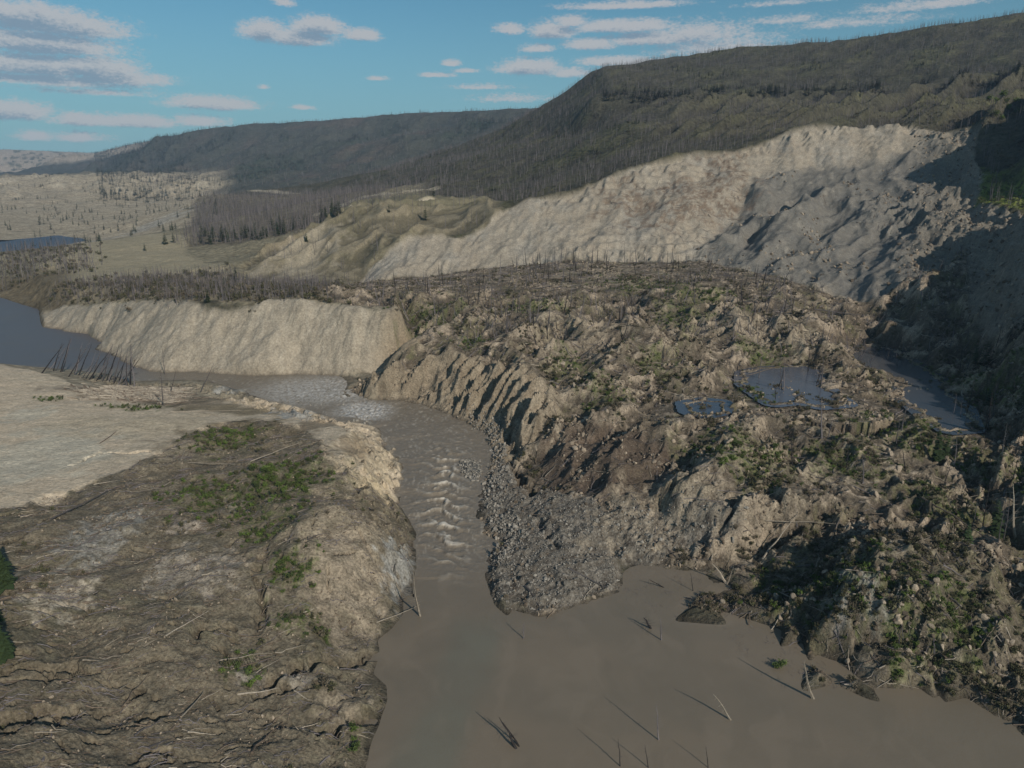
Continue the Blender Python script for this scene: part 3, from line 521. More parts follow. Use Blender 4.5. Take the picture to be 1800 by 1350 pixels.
# the sloping channel keeps a bed below its own level
bed = sstep(1.0, 4.0, sRIV) * (Y > 158) * (Y < 620)
H = H * (1 - bed) + np.minimum(H, WLV - .5) * bed
barp = plan([(806, 812), (820, 806), (846, 812), (850, 832), (842, 850), (822, 852), (812, 835)])
mBAR = sstep(-.5, 1.5, sdf(barp, X, Y, 10) + fbm(X / 2, Y / 2, 3, 91) * 1.5)
H = np.maximum(H, np.where(mBAR > .01, WLV - .4 + mBAR * (.55 + .4 * fbm(X / 1.2, Y / 1.2, 3, 92)), -99))

def height(x, y): return sample(H, x, y)
HB = H

# ------------------------------------------------------------------ colours of the ground itself
def blobm(u, v, ru, rv, nz=.6, lam=None, seed=300):
    x0, y0 = hit(u, v); z0 = float(height(x0, y0))
    if HC - z0 < 5: z0 = HC - 5
    t = math.hypot(math.hypot(x0, y0), HC - z0); rx = ru * t / F
    dep = math.atan2(HC - z0, y0); ry = rv * t / F / max(.12, math.sin(dep))
    d = np.sqrt(((X - x0) / rx) ** 2 + ((Y - y0) / ry) ** 2); lam = lam or max(2, rx / 2)
    m = np.zeros_like(X); k = d < 2.2
    if not k.any(): return m
    m[k] = sstep(1.25, .55, d[k] + fbm(X[k] / lam, Y[k] / lam, 4, seed) * nz * 1.6)
    return m
C = np.zeros((NR, NC, 3)); C[:] = (.10, .085, .062)
def lay(m, c):
    global C
    m = np.clip(m, 0, 1)[..., None]; C = C * (1 - m) + np.array(c) * m
N1 = fbm(X / 9, Y / 9, 5, 401, .6); N2 = fbm(X / 2.5, Y / 2.5, 5, 402, .65); N3 = fbm(X / 40, Y / 40, 4, 403); N4 = fbm(X / .9, Y / .9, 3, 404)
NF = fbm(X / 120, Y / 120, 5, 405, .6); NG = fbm(X / 400, Y / 400, 5, 406, .6)
gy, gx = np.gradient(H); SL = np.sqrt((gy / (np.gradient(Y, axis=0) + 1e-6)) ** 2 + (gx / (np.gradient(X, axis=1) + 1e-6)) ** 2)
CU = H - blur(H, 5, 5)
SAND = (.305, .268, .215); PALE = (.34, .28, .215); MUD = (.118, .100, .076); DARK = (.060, .050, .040); OLIVE = (.105, .108, .045); GREY = (.15, .144, .13); DRY = (.33, .285, .19); GREYL = (.28, .265, .235)
# far land
lay(np.ones_like(X), (.078, .073, .052))
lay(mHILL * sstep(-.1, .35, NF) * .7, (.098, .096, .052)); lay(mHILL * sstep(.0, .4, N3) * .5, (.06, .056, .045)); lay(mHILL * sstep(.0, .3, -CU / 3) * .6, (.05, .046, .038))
lay(sstep(1900, 2400, Y), (.070, .072, .060)); lay(sstep(1900, 2400, Y) * sstep(.05, .4, NG) * .7, (.115, .09, .075)); lay(sstep(1900, 2400, Y) * sstep(.1, .5, -NG) * .8, (.045, .062, .042))
lay(sstep(2000, 2600, Y) * sstep(-.34, -.40, X / Y) * sstep(.0, .25, NF + .1) * sstep(6800, 6000, Y) * .0, DRY)
lfar = sstep(5200, 5600, Y) * sstep(-.44, -.52, X / Y) + sstep(5500, 5900, Y) * sstep(-.60, -.62, X / Y); lay(lfar * .95, (.36, .30, .24)); lay(lfar * sstep(.05, .3, NF) * .8, (.10, .105, .08))
lcorr = sstep(900, 1100, Y) * sstep(-.37, -.43, X / Y + .03 * NF) * sstep(3300, 2900, Y); lay(lcorr, (.35, .295, .215)); lay(lcorr * sstep(.1, .35, N3) * .6, (.26, .225, .16)); lay(lcorr * sstep(.3, .6, SL) * .8, (.42, .37, .29))
lay((Y > 430) * (Y < 1100) * sstep(-.10, -.14, X / Y), (.235, .205, .14)); lay((Y > 290) * (Y < 375) * (X < -58) * 1.0, (.27, .235, .175))
lay(mFR, (.17, .145, .105)); lay(mFR * sstep(0, .3, N3) * .6, (.2, .175, .12))
lay(mTE, (.315, .27, .185)); lay(mTE * sstep(-.05, .3, fbm(X / 30, Y / 8, 4, 410)) * .5, (.24, .215, .145)); lay(blobm(265, 398, 40, 16, nz=.8) * .8, (.36, .33, .28)); lay(mTE * sstep(560, 500, Y + 40 * N3) * .8, (.21, .175, .12))
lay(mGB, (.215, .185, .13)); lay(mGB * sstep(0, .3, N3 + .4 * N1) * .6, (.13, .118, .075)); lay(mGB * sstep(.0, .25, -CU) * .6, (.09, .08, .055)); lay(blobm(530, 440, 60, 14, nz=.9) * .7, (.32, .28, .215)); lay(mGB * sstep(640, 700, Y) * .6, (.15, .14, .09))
road = np.zeros_like(X)
for (u, v, Yd), (u2, v2, Yd2) in [((560, 352, 900), (640, 346, 1000)), ((640, 346, 1000), (760, 342, 980)), ((500, 326, 1800), (580, 322, 1700)), ((420, 336, 1600), (520, 341, 1400)), ((620, 364, 700), (760, 357, 760)), ((930, 155, 1), (931, 155, 1))]:
    if Yd < 10: continue
    a_ = PY(u, v, Yd); b_ = PY(u2, v2, Yd2); ex, ey = b_[0] - a_[0], b_[1] - a_[1]; L = ex * ex + ey * ey
    t = np.clip(((X - a_[0]) * ex + (Y - a_[1]) * ey) / L, 0, 1); road = np.maximum(road, sstep(14, 5, np.hypot(X - a_[0] - t * ex, Y - a_[1] - t * ey)))
lay(road * .9, (.42, .37, .28))
# low shore of the left pool, grey bluff by the far river
lay(sstep(700, 620, Y) * sstep(-.60, -.64, X / Y) * sstep(420, 470, Y), (.16, .13, .085))
lay(mSC, SAND); lay(mSC * sstep(-.1, .4, N3) * .55, GREYL); lay(mSC * (1 - mBO) * sstep(.0, .35, fbm(X / 10, Y / 60, 4, 411) + .3 * N1) * .35, (.30, .25, .19))
strat = fbm(H / 3.0, X / 300, 3, 412); lay(mSC * sstep(.1, .4, strat) * sstep(105, 125, H) * .35, (.27, .22, .165))
lay(mSC * mBO * .9, GREY); lay(mSC * mBO * sstep(-.1, .3, fbm(X / 8, Y / 25, 5, 413)) * .55, (.15, .145, .135)); lay(mSC * mBO * sstep(.1, .4, N1) * .3, (.32, .29, .24))
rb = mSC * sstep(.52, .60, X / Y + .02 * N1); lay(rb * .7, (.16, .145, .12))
for bb in [(1140, 365, 90, 9), (1230, 335, 60, 8), (1280, 300, 40, 12)]: lay(mSC * blobm(*bb, nz=1.0) * sstep(-.2, .2, N2 + N1) * .8, (.15, .11, .08))
# sand cliff
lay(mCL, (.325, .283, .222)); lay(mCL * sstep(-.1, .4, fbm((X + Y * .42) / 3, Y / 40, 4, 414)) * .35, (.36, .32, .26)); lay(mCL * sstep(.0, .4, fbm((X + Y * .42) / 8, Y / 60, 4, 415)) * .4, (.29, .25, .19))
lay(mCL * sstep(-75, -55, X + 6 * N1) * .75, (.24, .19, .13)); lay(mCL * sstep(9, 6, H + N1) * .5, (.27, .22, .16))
# debris
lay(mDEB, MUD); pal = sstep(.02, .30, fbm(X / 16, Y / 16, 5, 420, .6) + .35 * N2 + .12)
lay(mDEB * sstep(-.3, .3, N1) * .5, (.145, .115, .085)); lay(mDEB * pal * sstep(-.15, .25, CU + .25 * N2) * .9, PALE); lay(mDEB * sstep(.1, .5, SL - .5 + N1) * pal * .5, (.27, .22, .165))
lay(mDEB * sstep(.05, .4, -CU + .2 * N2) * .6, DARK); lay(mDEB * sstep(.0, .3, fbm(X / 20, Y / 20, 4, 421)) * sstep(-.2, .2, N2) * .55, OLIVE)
lay(mDEB * sstep(.25, .5, N4 + .4 * N2) * .45, (.27, .225, .175))
lay(mNB, (.225, .185, .135)); lay(mNB * sstep(0, .4, N2) * .5, (.16, .125, .09)); lay(mNB * sstep(-.1, .4, fbm((X - Y) / 3, (X + Y) / 20, 3, 422)) * .5, (.30, .255, .19))
lay(mSP, (.135, .12, .10)); lay(mSP * sstep(-.1, .3, N4 + .6 * N2) * .6, (.235, .215, .185)); lay(mSP * sstep(.05, .4, -N2 - .5 * N1) * .7, (.09, .075, .06))
lay(mBR * .85, (.098, .075, .058)); lay(mMO * .6, (.105, .09, .065)); lay(mMO * sstep(-.05, .3, N1 + .5 * N2) * .5, (.135, .125, .07))
for bb in [(1290, 880, 110, 45), (1120, 920, 90, 40), (1430, 830, 60, 18), (960, 700, 60, 30), (1280, 560, 120, 12), (1420, 600, 70, 14), (1070, 480, 60, 12), (1010, 590, 90, 25), (1560, 970, 45, 30), (1300, 750, 60, 25), (1550, 1180, 90, 14)]: lay(mDEB * blobm(*bb, nz=1.0) * sstep(-.4, .2, N2) * .7, (.29, .245, .185))
lay(blobm(1510, 1010, 26, 34) * .9, (.27, .26, .23)); lay(blobm(1470, 1060, 18, 20) * .8, (.23, .22, .2)); lay(blobm(1570, 940, 45, 10) * .7, (.22, .2, .17)); 
# left bank
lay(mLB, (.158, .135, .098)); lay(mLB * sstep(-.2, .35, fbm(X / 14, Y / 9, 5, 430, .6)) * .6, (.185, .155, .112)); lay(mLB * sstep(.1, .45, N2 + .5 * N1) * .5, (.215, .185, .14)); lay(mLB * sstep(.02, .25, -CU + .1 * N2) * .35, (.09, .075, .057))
lay(mLB * sstep(.05, .4, N3 + .6 * N2) * .35, (.10, .095, .05))
for bb, c in [((175, 940, 50, 45), GREYL), ((105, 1050, 40, 32), (.40, .35, .28)), ((300, 1000, 30, 35), (.27, .24, .2)), ((375, 1000, 45, 32), (.31, .27, .22)), ((620, 960, 90, 50), (.27, .225, .165)), ((600, 1010, 70, 50), (.29, .24, .18)), ((705, 985, 30, 38), (.30, .295, .275)), ((330, 925, 28, 10), (.34, .29, .24)), ((420, 895, 20, 10), (.3, .26, .2)), ((520, 1190, 24, 16), (.27, .24, .2)), ((600, 1240, 40, 30), (.22, .185, .14)), ((440, 1190, 25, 12), (.26, .23, .2)), ((240, 1240, 22, 14), (.2, .17, .12))]:
    lay(blobm(*bb, nz=.8) * sstep(-.5, .1, N2) * .85, c)
lay(mLP, (.50, .415, .31)); lay(mLP * sstep(-.1, .4, fbm(X / 18, Y / 30, 4, 431)) * .6, (.47, .40, .30)); lay(mLP * sstep(.05, .4, N1 + .4 * N2) * .3, (.35, .295, .225))
for bb, c in [((60, 800, 110, 50), (.46, .42, .335)), ((50, 730, 30, 14), (.46, .42, .335)), ((240, 745, 120, 26), (.44, .37, .27)), ((350, 770, 60, 30), (.3, .25, .18)), ((640, 800, 50, 60), (.40, .335, .24)), ((660, 850, 30, 20), (.45, .37, .25)), ((420, 720, 110, 14), (.17, .14, .09)), ((300, 705, 90, 12), (.22, .18, .13)), ((180, 690, 80, 10), (.25, .21, .16)), ((245, 692, 95, 13), (.13, .108, .08)), ((440, 760, 90, 26), (.14, .115, .075)), ((560, 745, 40, 20), (.25, .2, .14)), ((430, 685, 40, 14), (.3, .295, .275)), ((520, 725, 40, 14), (.3, .3, .285)), ((620, 790, 30, 26), (.25, .2, .14))]:
    lay(blobm(*bb, nz=.8) * .85, c)
lay((mSC + mCL + mLP * .7) * sstep(.35, .6, N4 + N2 * .6) * .22, (.2, .17, .13))
GREEN = [(240, 718, 45, 7), (85, 702, 16, 5), (400, 765, 55, 24), (500, 850, 75, 45), (370, 870, 60, 30), (470, 930, 50, 20), (510, 1000, 40, 24), (830, 603, 28, 7), (1310, 800, 80, 28), (1240, 525, 50, 14), (1330, 690, 30, 16), (1190, 560, 40, 14), (1150, 650, 40, 14), (1060, 690, 40, 20), (1340, 620, 50, 9), (1500, 1000, 70, 40), (1640, 1060, 90, 40), (1760, 345, 50, 14), (1400, 1040, 60, 30), (1780, 680, 35, 60), (1780, 820, 30, 60), (530, 1090, 40, 16), (760, 560, 50, 14), (1120, 500, 60, 8), (420, 1175, 30, 20), (1600, 760, 60, 30), (1480, 810, 60, 20), (1330, 840, 60, 14), (1660, 870, 60, 24), (1000, 640, 30, 16), (940, 540, 60, 10)]
GRN = np.zeros_like(X)
for i, bb in enumerate(GREEN): GRN = np.maximum(GRN, blobm(*bb, nz=1.0, seed=500 + i) * (1 - mSC * (Y > 400)))
lay(GRN * sstep(-.3, .25, N2) * .75, (.085, .105, .035)); lay(blobm(1760, 345, 60, 16, seed=540) * (1 - mSC) * .8, (.17, .20, .05))
# wet edge
wet = sstep(.9, .05, H - WLV) * (sRIV > -6) + sstep(.9, .05, H) * (Y < 165) * (H > -3); lay(np.clip(wet, 0, 1) * .6, (.075, .062, .048)); lay(mBAR * .8, (.2, .195, .18))
C *= (1 + .22 * N2 + .16 * N4 * sstep(500, 200, Y))[..., None] * (1 + .10 * N1)[..., None]
C = np.clip(C, .012, .6)

# ------------------------------------------------------------------ ground material: the colour above with grain and fine relief
def ground_mat(name, grain=1.0, bump=.35, scale=1.0):
    m = bpy.data.materials.new(name); m.use_nodes = True; t = NT(m.node_tree); t.n.clear()
    out = t.node('ShaderNodeOutputMaterial'); b = t.node('ShaderNodeBsdfPrincipled'); at = t.node('ShaderNodeAttribute', attribute_name='soil')
    geo = t.node('ShaderNodeNewGeometry')
    n1 = t.noise(geo.outputs['Position'], 1.7 * scale, 6, .68); n2 = t.noise(geo.outputs['Position'], .35 * scale, 5, .6)
    f1 = t.ramp(n1, .30, .70, 1 - .50 * grain, 1 + .50 * grain, False); f2 = t.ramp(n2, .32, .68, 1 - .22 * grain, 1 + .22 * grain, False)
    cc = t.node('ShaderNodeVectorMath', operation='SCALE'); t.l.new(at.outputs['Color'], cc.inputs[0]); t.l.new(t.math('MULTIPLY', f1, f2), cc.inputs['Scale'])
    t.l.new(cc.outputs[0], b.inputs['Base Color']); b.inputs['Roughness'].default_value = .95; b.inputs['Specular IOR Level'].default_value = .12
    bp = t.node('ShaderNodeBump'); bp.inputs['Strength'].default_value = bump; bp.inputs['Distance'].default_value = .6 / scale; t.l.new(n1, bp.inputs['Height']); t.l.new(bp.outputs[0], b.inputs['Normal'])
    t.l.new(b.outputs[0], out.inputs[0]); return m
GM = {'rough': ground_mat('rough_soil', 1.1, .9, 1.0), 'sand': ground_mat('sand', .62, .7, .55), 'hill': ground_mat('hill_soil', 1.0, .8, .12)}

# ------------------------------------------------------------------ the sheet, split where one kind of ground meets the next
idx = np.arange(NR * NC).reshape(NR, NC)
qd = np.stack([idx[:-1, :-1], idx[:-1, 1:], idx[1:, 1:], idx[1:, :-1]], -1).reshape(-1, 4)
P = np.stack([X, Y, H], -1)
gx_ = np.gradient(P, axis=1); gy_ = np.gradient(P, axis=0); NRM = np.cross(gx_, gy_); NRM /= np.linalg.norm(NRM, axis=-1, keepdims=True)
kinds = ['hillside', 'landslide_debris', 'river_bank', 'sandy_slope', 'sand_cliff', 'landslide_scarp', 'river_terrace', 'forest_rise', 'grassy_bluff', 'far_plateau', 'river_valley']
score = np.stack([np.full_like(X, .35), mDEB, mLB * 1.01, mLP, mCL * 1.02, mSC * 1.03, mTE, mFR, mGB, .5 * (Y > 2150), .45 * ((X / Y < -.27) & (Y > 560) & (Y < 3000)) + .4 * ((Y < 700) & (X / Y < -.1)) + .4 * (Y < 200)], 0)
KI = score.argmax(0)[:-1, :-1].ravel()
Pv = P.reshape(-1, 3).astype(np.float32); Nv = NRM.reshape(-1, 3).astype(np.float32); Cv = np.concatenate([C.reshape(-1, 3), np.ones((NR * NC, 1))], 1).astype(np.float32)
def sheet(name, faces, mat, pv=Pv, cv=Cv, nv=Nv, attr='soil'):
    used = np.unique(faces); rem = np.zeros(len(pv), np.int64); rem[used] = np.arange(len(used)); f = rem[faces]
    me = bpy.data.meshes.new(name); me.vertices.add(len(used)); me.vertices.foreach_set('co', pv[used].ravel())
    me.loops.add(f.size); me.loops.foreach_set('vertex_index', f.ravel().astype(np.int32)); me.polygons.add(len(f)); me.polygons.foreach_set('loop_start', np.arange(0, f.size, 4, dtype=np.int32))
    me.update(calc_edges=True)
    me.polygons.foreach_set('use_smooth', np.ones(len(f), bool))
    ca = me.color_attributes.new(attr, 'FLOAT_COLOR', 'POINT'); ca.data.foreach_set('color', cv[used].ravel())
    if nv is not None: me.normals_split_custom_set_from_vertices(nv[used].tolist())
    me.materials.append(mat)
    o = bpy.data.objects.new(name, me); COL.objects.link(o); return o
matof = {'hillside': 'hill', 'far_plateau': 'hill', 'river_valley': 'hill', 'forest_rise': 'hill', 'sand_cliff': 'sand', 'landslide_scarp': 'sand', 'sandy_slope': 'sand', 'grassy_bluff': 'sand', 'river_terrace': 'sand'}
for k, nm in enumerate(kinds):
    f = qd[KI == k]
    if len(f): sheet(nm, f, GM[matof.get(nm, 'rough')])['kind'] = 'structure'

# ------------------------------------------------------------------ water
def water_mat(name, rough=.22, bumpS=.25, scale=1.2, spec=.5, dist=.12, calm=False):
    m = bpy.data.materials.new(name); m.use_nodes = True; t = NT(m.node_tree); t.n.clear()
    out = t.node('ShaderNodeOutputMaterial'); b = t.node('ShaderNodeBsdfPrincipled'); at = t.node('ShaderNodeAttribute', attribute_name='water')
    geo = t.node('ShaderNodeNewGeometry'); mp = t.node('ShaderNodeMapping'); t.l.new(geo.outputs['Position'], mp.inputs[0]); mp.inputs['Scale'].default_value = (1, .55, 1); mp.inputs['Rotation'].default_value = (0, 0, .25)
    n = t.noise(mp.outputs[0], scale, 5, .6); n2 = t.noise(mp.outputs[0], scale * 4, 3, .6)
    t.l.new(at.outputs['Color'], b.inputs['Base Color']); b.inputs['Roughness'].default_value = rough; b.inputs['Specular IOR Level'].default_value = spec; b.inputs['IOR'].default_value = 1.33
    bp = t.node('ShaderNodeBump'); bp.inputs['Strength'].default_value = bumpS; bp.inputs['Distance'].default_value = dist; t.l.new(t.math('MULTIPLY_ADD', n2, .4, n), bp.inputs['Height']); t.l.new(bp.outputs[0], b.inputs['Normal'])
    if calm: s3 = t.node('ShaderNodeSeparateXYZ'); t.l.new(geo.outputs['Position'], s3.inputs[0]); t.l.new(t.ramp(s3.outputs[1], 140, 185, bumpS * .28, bumpS), bp.inputs['Strength'])
    t.l.new(b.outputs[0], out.inputs[0]); return m
WM = WMr = water_mat('muddy_water', .34, .7, .95, .35, .2, True); WMp = water_mat('pool_water', .16, .3, .6, .5, .06)
WZ = WLV.copy()
rap = sstep(156, 196, Y) * sstep(350, 335, Y) * (sRIV > -4)
flow = sstep(0, 4, sRIV)
# standing waves across the current, stronger mid-stream and at the ledge
ax_, ay_ = PZ(790, 1040, 0)[:2]; cxs = np.interp(Y[:, 0], [PZ(790, 1040, 0)[1], PZ(780, 900, 1)[1], PZ(790, 800, 2.5)[1], PZ(740, 740, 3.8)[1]], [PZ(790, 1040, 0)[0], PZ(780, 900, 1)[0], PZ(785, 800, 2.5)[0], PZ(740, 740, 3.8)[0]])[:, None]
mid = np.exp(-((X - cxs) / 5.5) ** 2)
wphase = Y / 3.4 + .10 * (X - cxs) + 2.0 * fbm(X / 9, Y / 9, 3, 601)
wave = sstep(.45, 1, np.sin(wphase * 2 * np.pi / 2.1 + 3 * np.abs(X - cxs) / 9) * .5 + .5) * sstep(-.7, -.1, fbm(X / 6, Y / 4, 3, 620))
wn_ = fbm((X + .5 * Y) / 2.0, Y / 1.0, 4, 602, .6)
lower = sstep(262, 240, Y)
A_w = rap * (.18 + 1.0 * mid * lower)
WZ = WZ + A_w * (wave * .8 - .3) * flow + rap * flow * wn_ * .32
LEDGE = np.array(PZ(640, 722, 5)[:2]); dl = np.hypot(X - LEDGE[0], (Y - LEDGE[1]) * .8); led = sstep(17, 5, dl) * (Y > 280)
L2 = np.array(PZ(565, 684, 6)[:2]); led2 = sstep(34, 10, np.hypot((X - L2[0]) * .8, Y - L2[1]))
WZ += (led * 1.1 + led2 * .5) * fbm(X / 1.6, Y / 1.6, 4, 603, .65)
CW = np.zeros((NR, NC, 3)); CW[:] = (.185, .152, .113)
def layw(m, c):
    global CW
    m = np.clip(m, 0, 1)[..., None]; CW = CW * (1 - m) + np.array(c) * m
gx0, gy0 = PZ(800, 1200, 0)[:2]
layw(sstep(9, 2, np.abs(X - np.interp(Y, [90, 125, 160], [-20, -10, -7]) + 3 * fbm(X / 8, Y / 20, 3, 610))) * sstep(152, 140, Y) * .7, (.150, .150, .117))
layw(sstep(.0, .5, fbm(X / 30, Y / 25, 4, 611) + .25) * (Y < 165) * .5, (.148, .128, .098))
wxs = X + 9 * fbm(X / 18, Y / 18, 3, 630); wys = Y + 9 * fbm(X / 18, Y / 18, 3, 633); layw(sstep(.05, .4, fbm(wxs / 7, wys / 16, 5, 634)) * (Y < 168) * .35, (.215, .178, .135)); layw(sstep(.08, .4, fbm(wxs / 11, wys / 20, 5, 636)) * (Y < 168) * .35, (.145, .125, .095))
layw(sstep(60, 90, X + 20 * fbm(X / 30, Y / 30, 3, 612)) * (Y < 165) * .5, (.14, .122, .09))
layw(sstep(160, 175, Y) * (Y < 400) * .8, (.17, .145, .115)); layw(sstep(160, 175, Y) * (Y < 400) * sstep(-.1, .4, wn_) * .35, (.23, .195, .15))
crest = sstep(.3, .75, wave + wn_ * .7 - .25) * mid * lower * rap
layw(crest * sstep(-.35, .2, fbm(X / 4, Y / 4, 3, 613)) * .9, (.62, .57, .49))
strk = fbm((X - cxs + 1.5 * fbm(X / 5, Y / 9, 2, 641)) / .9, Y / 5.5, 4, 640, .6); layw(rap * sstep(.10, .38, strk) * .6 * sstep(-.1, .3, fbm(X / 9, Y / 14, 3, 615) + .1), (.40, .36, .30)); layw(rap * sstep(.3, .5, wn_) * .5, (.46, .41, .35))
layw(np.maximum(led, led2 * .8) * sstep(-.35, .25, fbm((X + Y) / 3, (Y - X) / .8, 4, 614, .65)) * .8, (.56, .555, .54))
edge = rap * sstep(1.6, .3, np.abs(sRIV - .5)) * sstep(.0, .3, wn_); layw(edge * .4, (.4, .35, .28))
layw(sstep(345, 372, Y) * sstep(-95, -115, X), (.10, .098, .105)); layw(sstep(345, 372, Y) * sstep(-105, -92, X) * .4, (.2, .17, .13))
layw(sstep(.1, .5, fbm(X / 25, Y / 15, 4, 616)) * (Y > 360) * .4, (.12, .105, .09))
CW *= (1 + .06 * N3 + .05 * N1)[..., None]
PWv = np.stack([X, Y, WZ], -1); gx_ = np.gradient(PWv, axis=1); gy_ = np.gradient(PWv, axis=0); NW = np.cross(gx_, gy_); NW /= np.linalg.norm(NW, axis=-1, keepdims=True)
PWf = PWv.reshape(-1, 3).astype(np.float32); CWf = np.concatenate([CW.reshape(-1, 3), np.ones((NR * NC, 1))], 1).astype(np.float32); NWf = NW.reshape(-1, 3).astype(np.float32)
LAKEp = np.array([[-40, 50], [330, 50], [140, 120]] + [list(PZ(u, v, 0)[:2]) for u, v in [(1700, 1200), (1560, 1140), (1400, 1090), (1380, 1000), (1280, 968), (1150, 962), (1070, 968), (1040, 1040), (950, 1075), (860, 1063)]] + [list(PZ(730, 1062, 0)[:2]), list(PZ(690, 1060, 0)[:2]), list(PZ(600, 1200, 0)[:2])])
sLK = sdf(LAKEp, X, Y, 30)
below = H < WZ + .6
def wsel(m): return (m[:-1, :-1] | m[1:, :-1] | m[:-1, 1:] | m[1:, 1:]).ravel()
cut = 166.0
mk_l = (((sLK > -3) | (sRIV > 0)) & (Y < cut) | (sLK > -6) & (Y < 205) & (X > PZ(905, 1060, 0)[0])) & below
mk_r = (sRIV > -1.5) & (Y >= cut) & (X < 60) & (X > np.where(Y > 330, PZ(215, 655, 6)[0], -1e3)) & below
mk_u = (sRIV > -1.5) & (Y >= 330) & (X <= PZ(215, 655, 6)[0]) & below
fl = wsel(mk_l); fr = wsel(mk_r) & ~fl; fu = wsel(mk_u) & ~fr & ~fl
sheet('lake_water', qd[fl], WM, PWf, CWf, NWf, 'water')['kind'] = 'structure'
sheet('river_water', qd[fr], WMr, PWf, CWf, NWf, 'water')['kind'] = 'structure'
WMu = water_mat('upstream_pool_water', .42, .5, .6, .25, .1)
sheet('upstream_water', qd[fu], WMu, PWf, CWf, NWf, 'water')['kind'] = 'structure'
def pond(name, P2, z, col):
    c = P2.mean(0); Q = c + (P2 - c) * 1.25; Q = np.vstack([Q])
    me = bpy.data.meshes.new(name); me.from_pydata([(c[0], c[1], z)] + [(a[0], a[1], z) for a in Q], [], [(0, i + 1, (i + 1) % len(Q) + 1) for i in range(len(Q))])
    ca = me.color_attributes.new('water', 'FLOAT_COLOR', 'POINT'); ca.data.foreach_set('color', list(col) * (len(Q) + 1)); me.materials.append(WMp)
    o = bpy.data.objects.new(name, me); COL.objects.link(o); o['kind'] = 'structure'; return o
for PP, z_, c_ in ((POND1, 17.6, (.085, .095, .12)), (POND2, 14.2, (.06, .065, .075)), (POND3, 19.2, (.06, .07, .09))):
    pm = (sdf(PP, X, Y, 12) > -5) & (H < z_ + .3); f_ = qd[wsel(pm)]; pv_ = np.stack([X, Y, np.full_like(X, z_)], -1).reshape(-1, 3).astype(np.float32); cv_ = np.tile(np.array([*c_, 1], np.float32), (NR * NC, 1))
    if len(f_): sheet('pond_water', f_, WMp, pv_, cv_, None, 'water')['kind'] = 'structure'
fr_pts = np.array([PZ(u, v, 6)[:2] for u, v in [(-300, 452), (0, 447), (104, 436), (172, 423), (215, 400), (150, 403), (60, 417), (0, 424), (-300, 420)]])
WMp = WMu; pond('far_river_water', fr_pts, 6.0, (.045, .052, .075, 1))
#STAGE3#
# ================================================================== things that stand and lie on the land
def mat(name, col, rough=.9, var=.25, scale=3.0, sub=0):
    m = bpy.data.materials.new(name); m.use_nodes = True; t = NT(m.node_tree); b = t.n['Principled BSDF']
    geo = t.node('ShaderNodeNewGeometry'); oi = t.node('ShaderNodeObjectInfo')
    n = t.noise(geo.outputs['Position'], scale, 4, .6)
    f = t.math('MULTIPLY', t.ramp(n, .3, .7, 1 - var, 1 + var, False), t.ramp(oi.outputs['Random'], 0, 1, 1 - var * .8, 1 + var * .8, False))
    cc = t.node('ShaderNodeVectorMath', operation='SCALE'); cc.inputs[0].default_value = col; t.l.new(f, cc.inputs['Scale'])
    t.l.new(cc.outputs[0], b.inputs['Base Color']); b.inputs['Roughness'].default_value = rough; b.inputs['Specular IOR Level'].default_value = .15
    return m
M = {'burnt': mat('burnt_bark', (.085, .078, .078)), 'char': mat('charred_wood', (.030, .027, .027)), 'grey': mat('weathered_bark', (.15, .135, .138)), 'pale': mat('bare_wood', (.27, .235, .19), var=.35), 'brownlog': mat('muddy_log', (.14, .11, .085)),
     'pine': mat('pine_needles', (.040, .062, .026), var=.35), 'green': mat('green_leaves', (.066, .090, .030), var=.35), 'leaf': mat('fresh_leaves', (.090, .130, .032), var=.3), 'olive': mat('olive_leaves', (.080, .078, .042), var=.3), 'dry': mat('dry_brush', (.13, .11, .078), var=.3),
     'stone': mat('grey_stone', (.215, .20, .175), var=.45), 'clod': mat('earth_clod', (.26, .215, .165), var=.35), 'darkclod': mat('dark_earth_clod', (.12, .096, .072), var=.35)}

class MB:
    def __init__(s): s.v = []; s.f = []
    def cone(s, a, b, r0, r1, n=4):
        a = np.array(a, float); b = np.array(b, float); d = b - a; L = np.linalg.norm(d) + 1e-9; d /= L
        u = np.cross(d, (0, 0, 1) if abs(d[2]) < .9 else (1, 0, 0)); u /= np.linalg.norm(u); w_ = np.cross(d, u); k = len(s.v)
        for i in range(n):
            t = 2 * math.pi * i / n; s.v.append(tuple(a + r0 * (math.cos(t) * u + math.sin(t) * w_)))
        if r1 < 1e-4:
            s.v.append(tuple(b))
            for i in range(n): s.f.append((k + i, k + (i + 1) % n, k + n))
        else:
            for i in range(n):
                t = 2 * math.pi * i / n; s.v.append(tuple(b + r1 * (math.cos(t) * u + math.sin(t) * w_)))
            for i in range(n): s.f.append((k + i, k + (i + 1) % n, k + n + (i + 1) % n, k + n + i))
            s.f.append(tuple(k + n + i for i in range(n))); s.f.append(tuple(k + i for i in reversed(range(n))))
    def path(s, pts_, rad, n=5):
        for i in range(len(pts_) - 1): s.cone(pts_[i], pts_[i + 1], rad[i], rad[i + 1], n)
    def leaf(s, c, w_, h, rnd):
        c = np.array(c, float); a = np.array([rnd.gauss(0, 1) for _ in range(3)]); a /= np.linalg.norm(a); b = np.cross(a, [rnd.gauss(0, 1) for _ in range(3)]); b /= np.linalg.norm(b); k = len(s.v)
        s.v += [tuple(c - a * h), tuple(c + b * w_), tuple(c + a * h), tuple(c - b * w_)]; s.f.append((k, k + 1, k + 2, k + 3))
    def mesh(s, name, m, smooth=False):
        me = bpy.data.meshes.new(name); me.from_pydata(s.v, [], s.f); me.materials.append(m)
        if smooth: me.polygons.foreach_set('use_smooth', [True] * len(me.polygons))
        return me
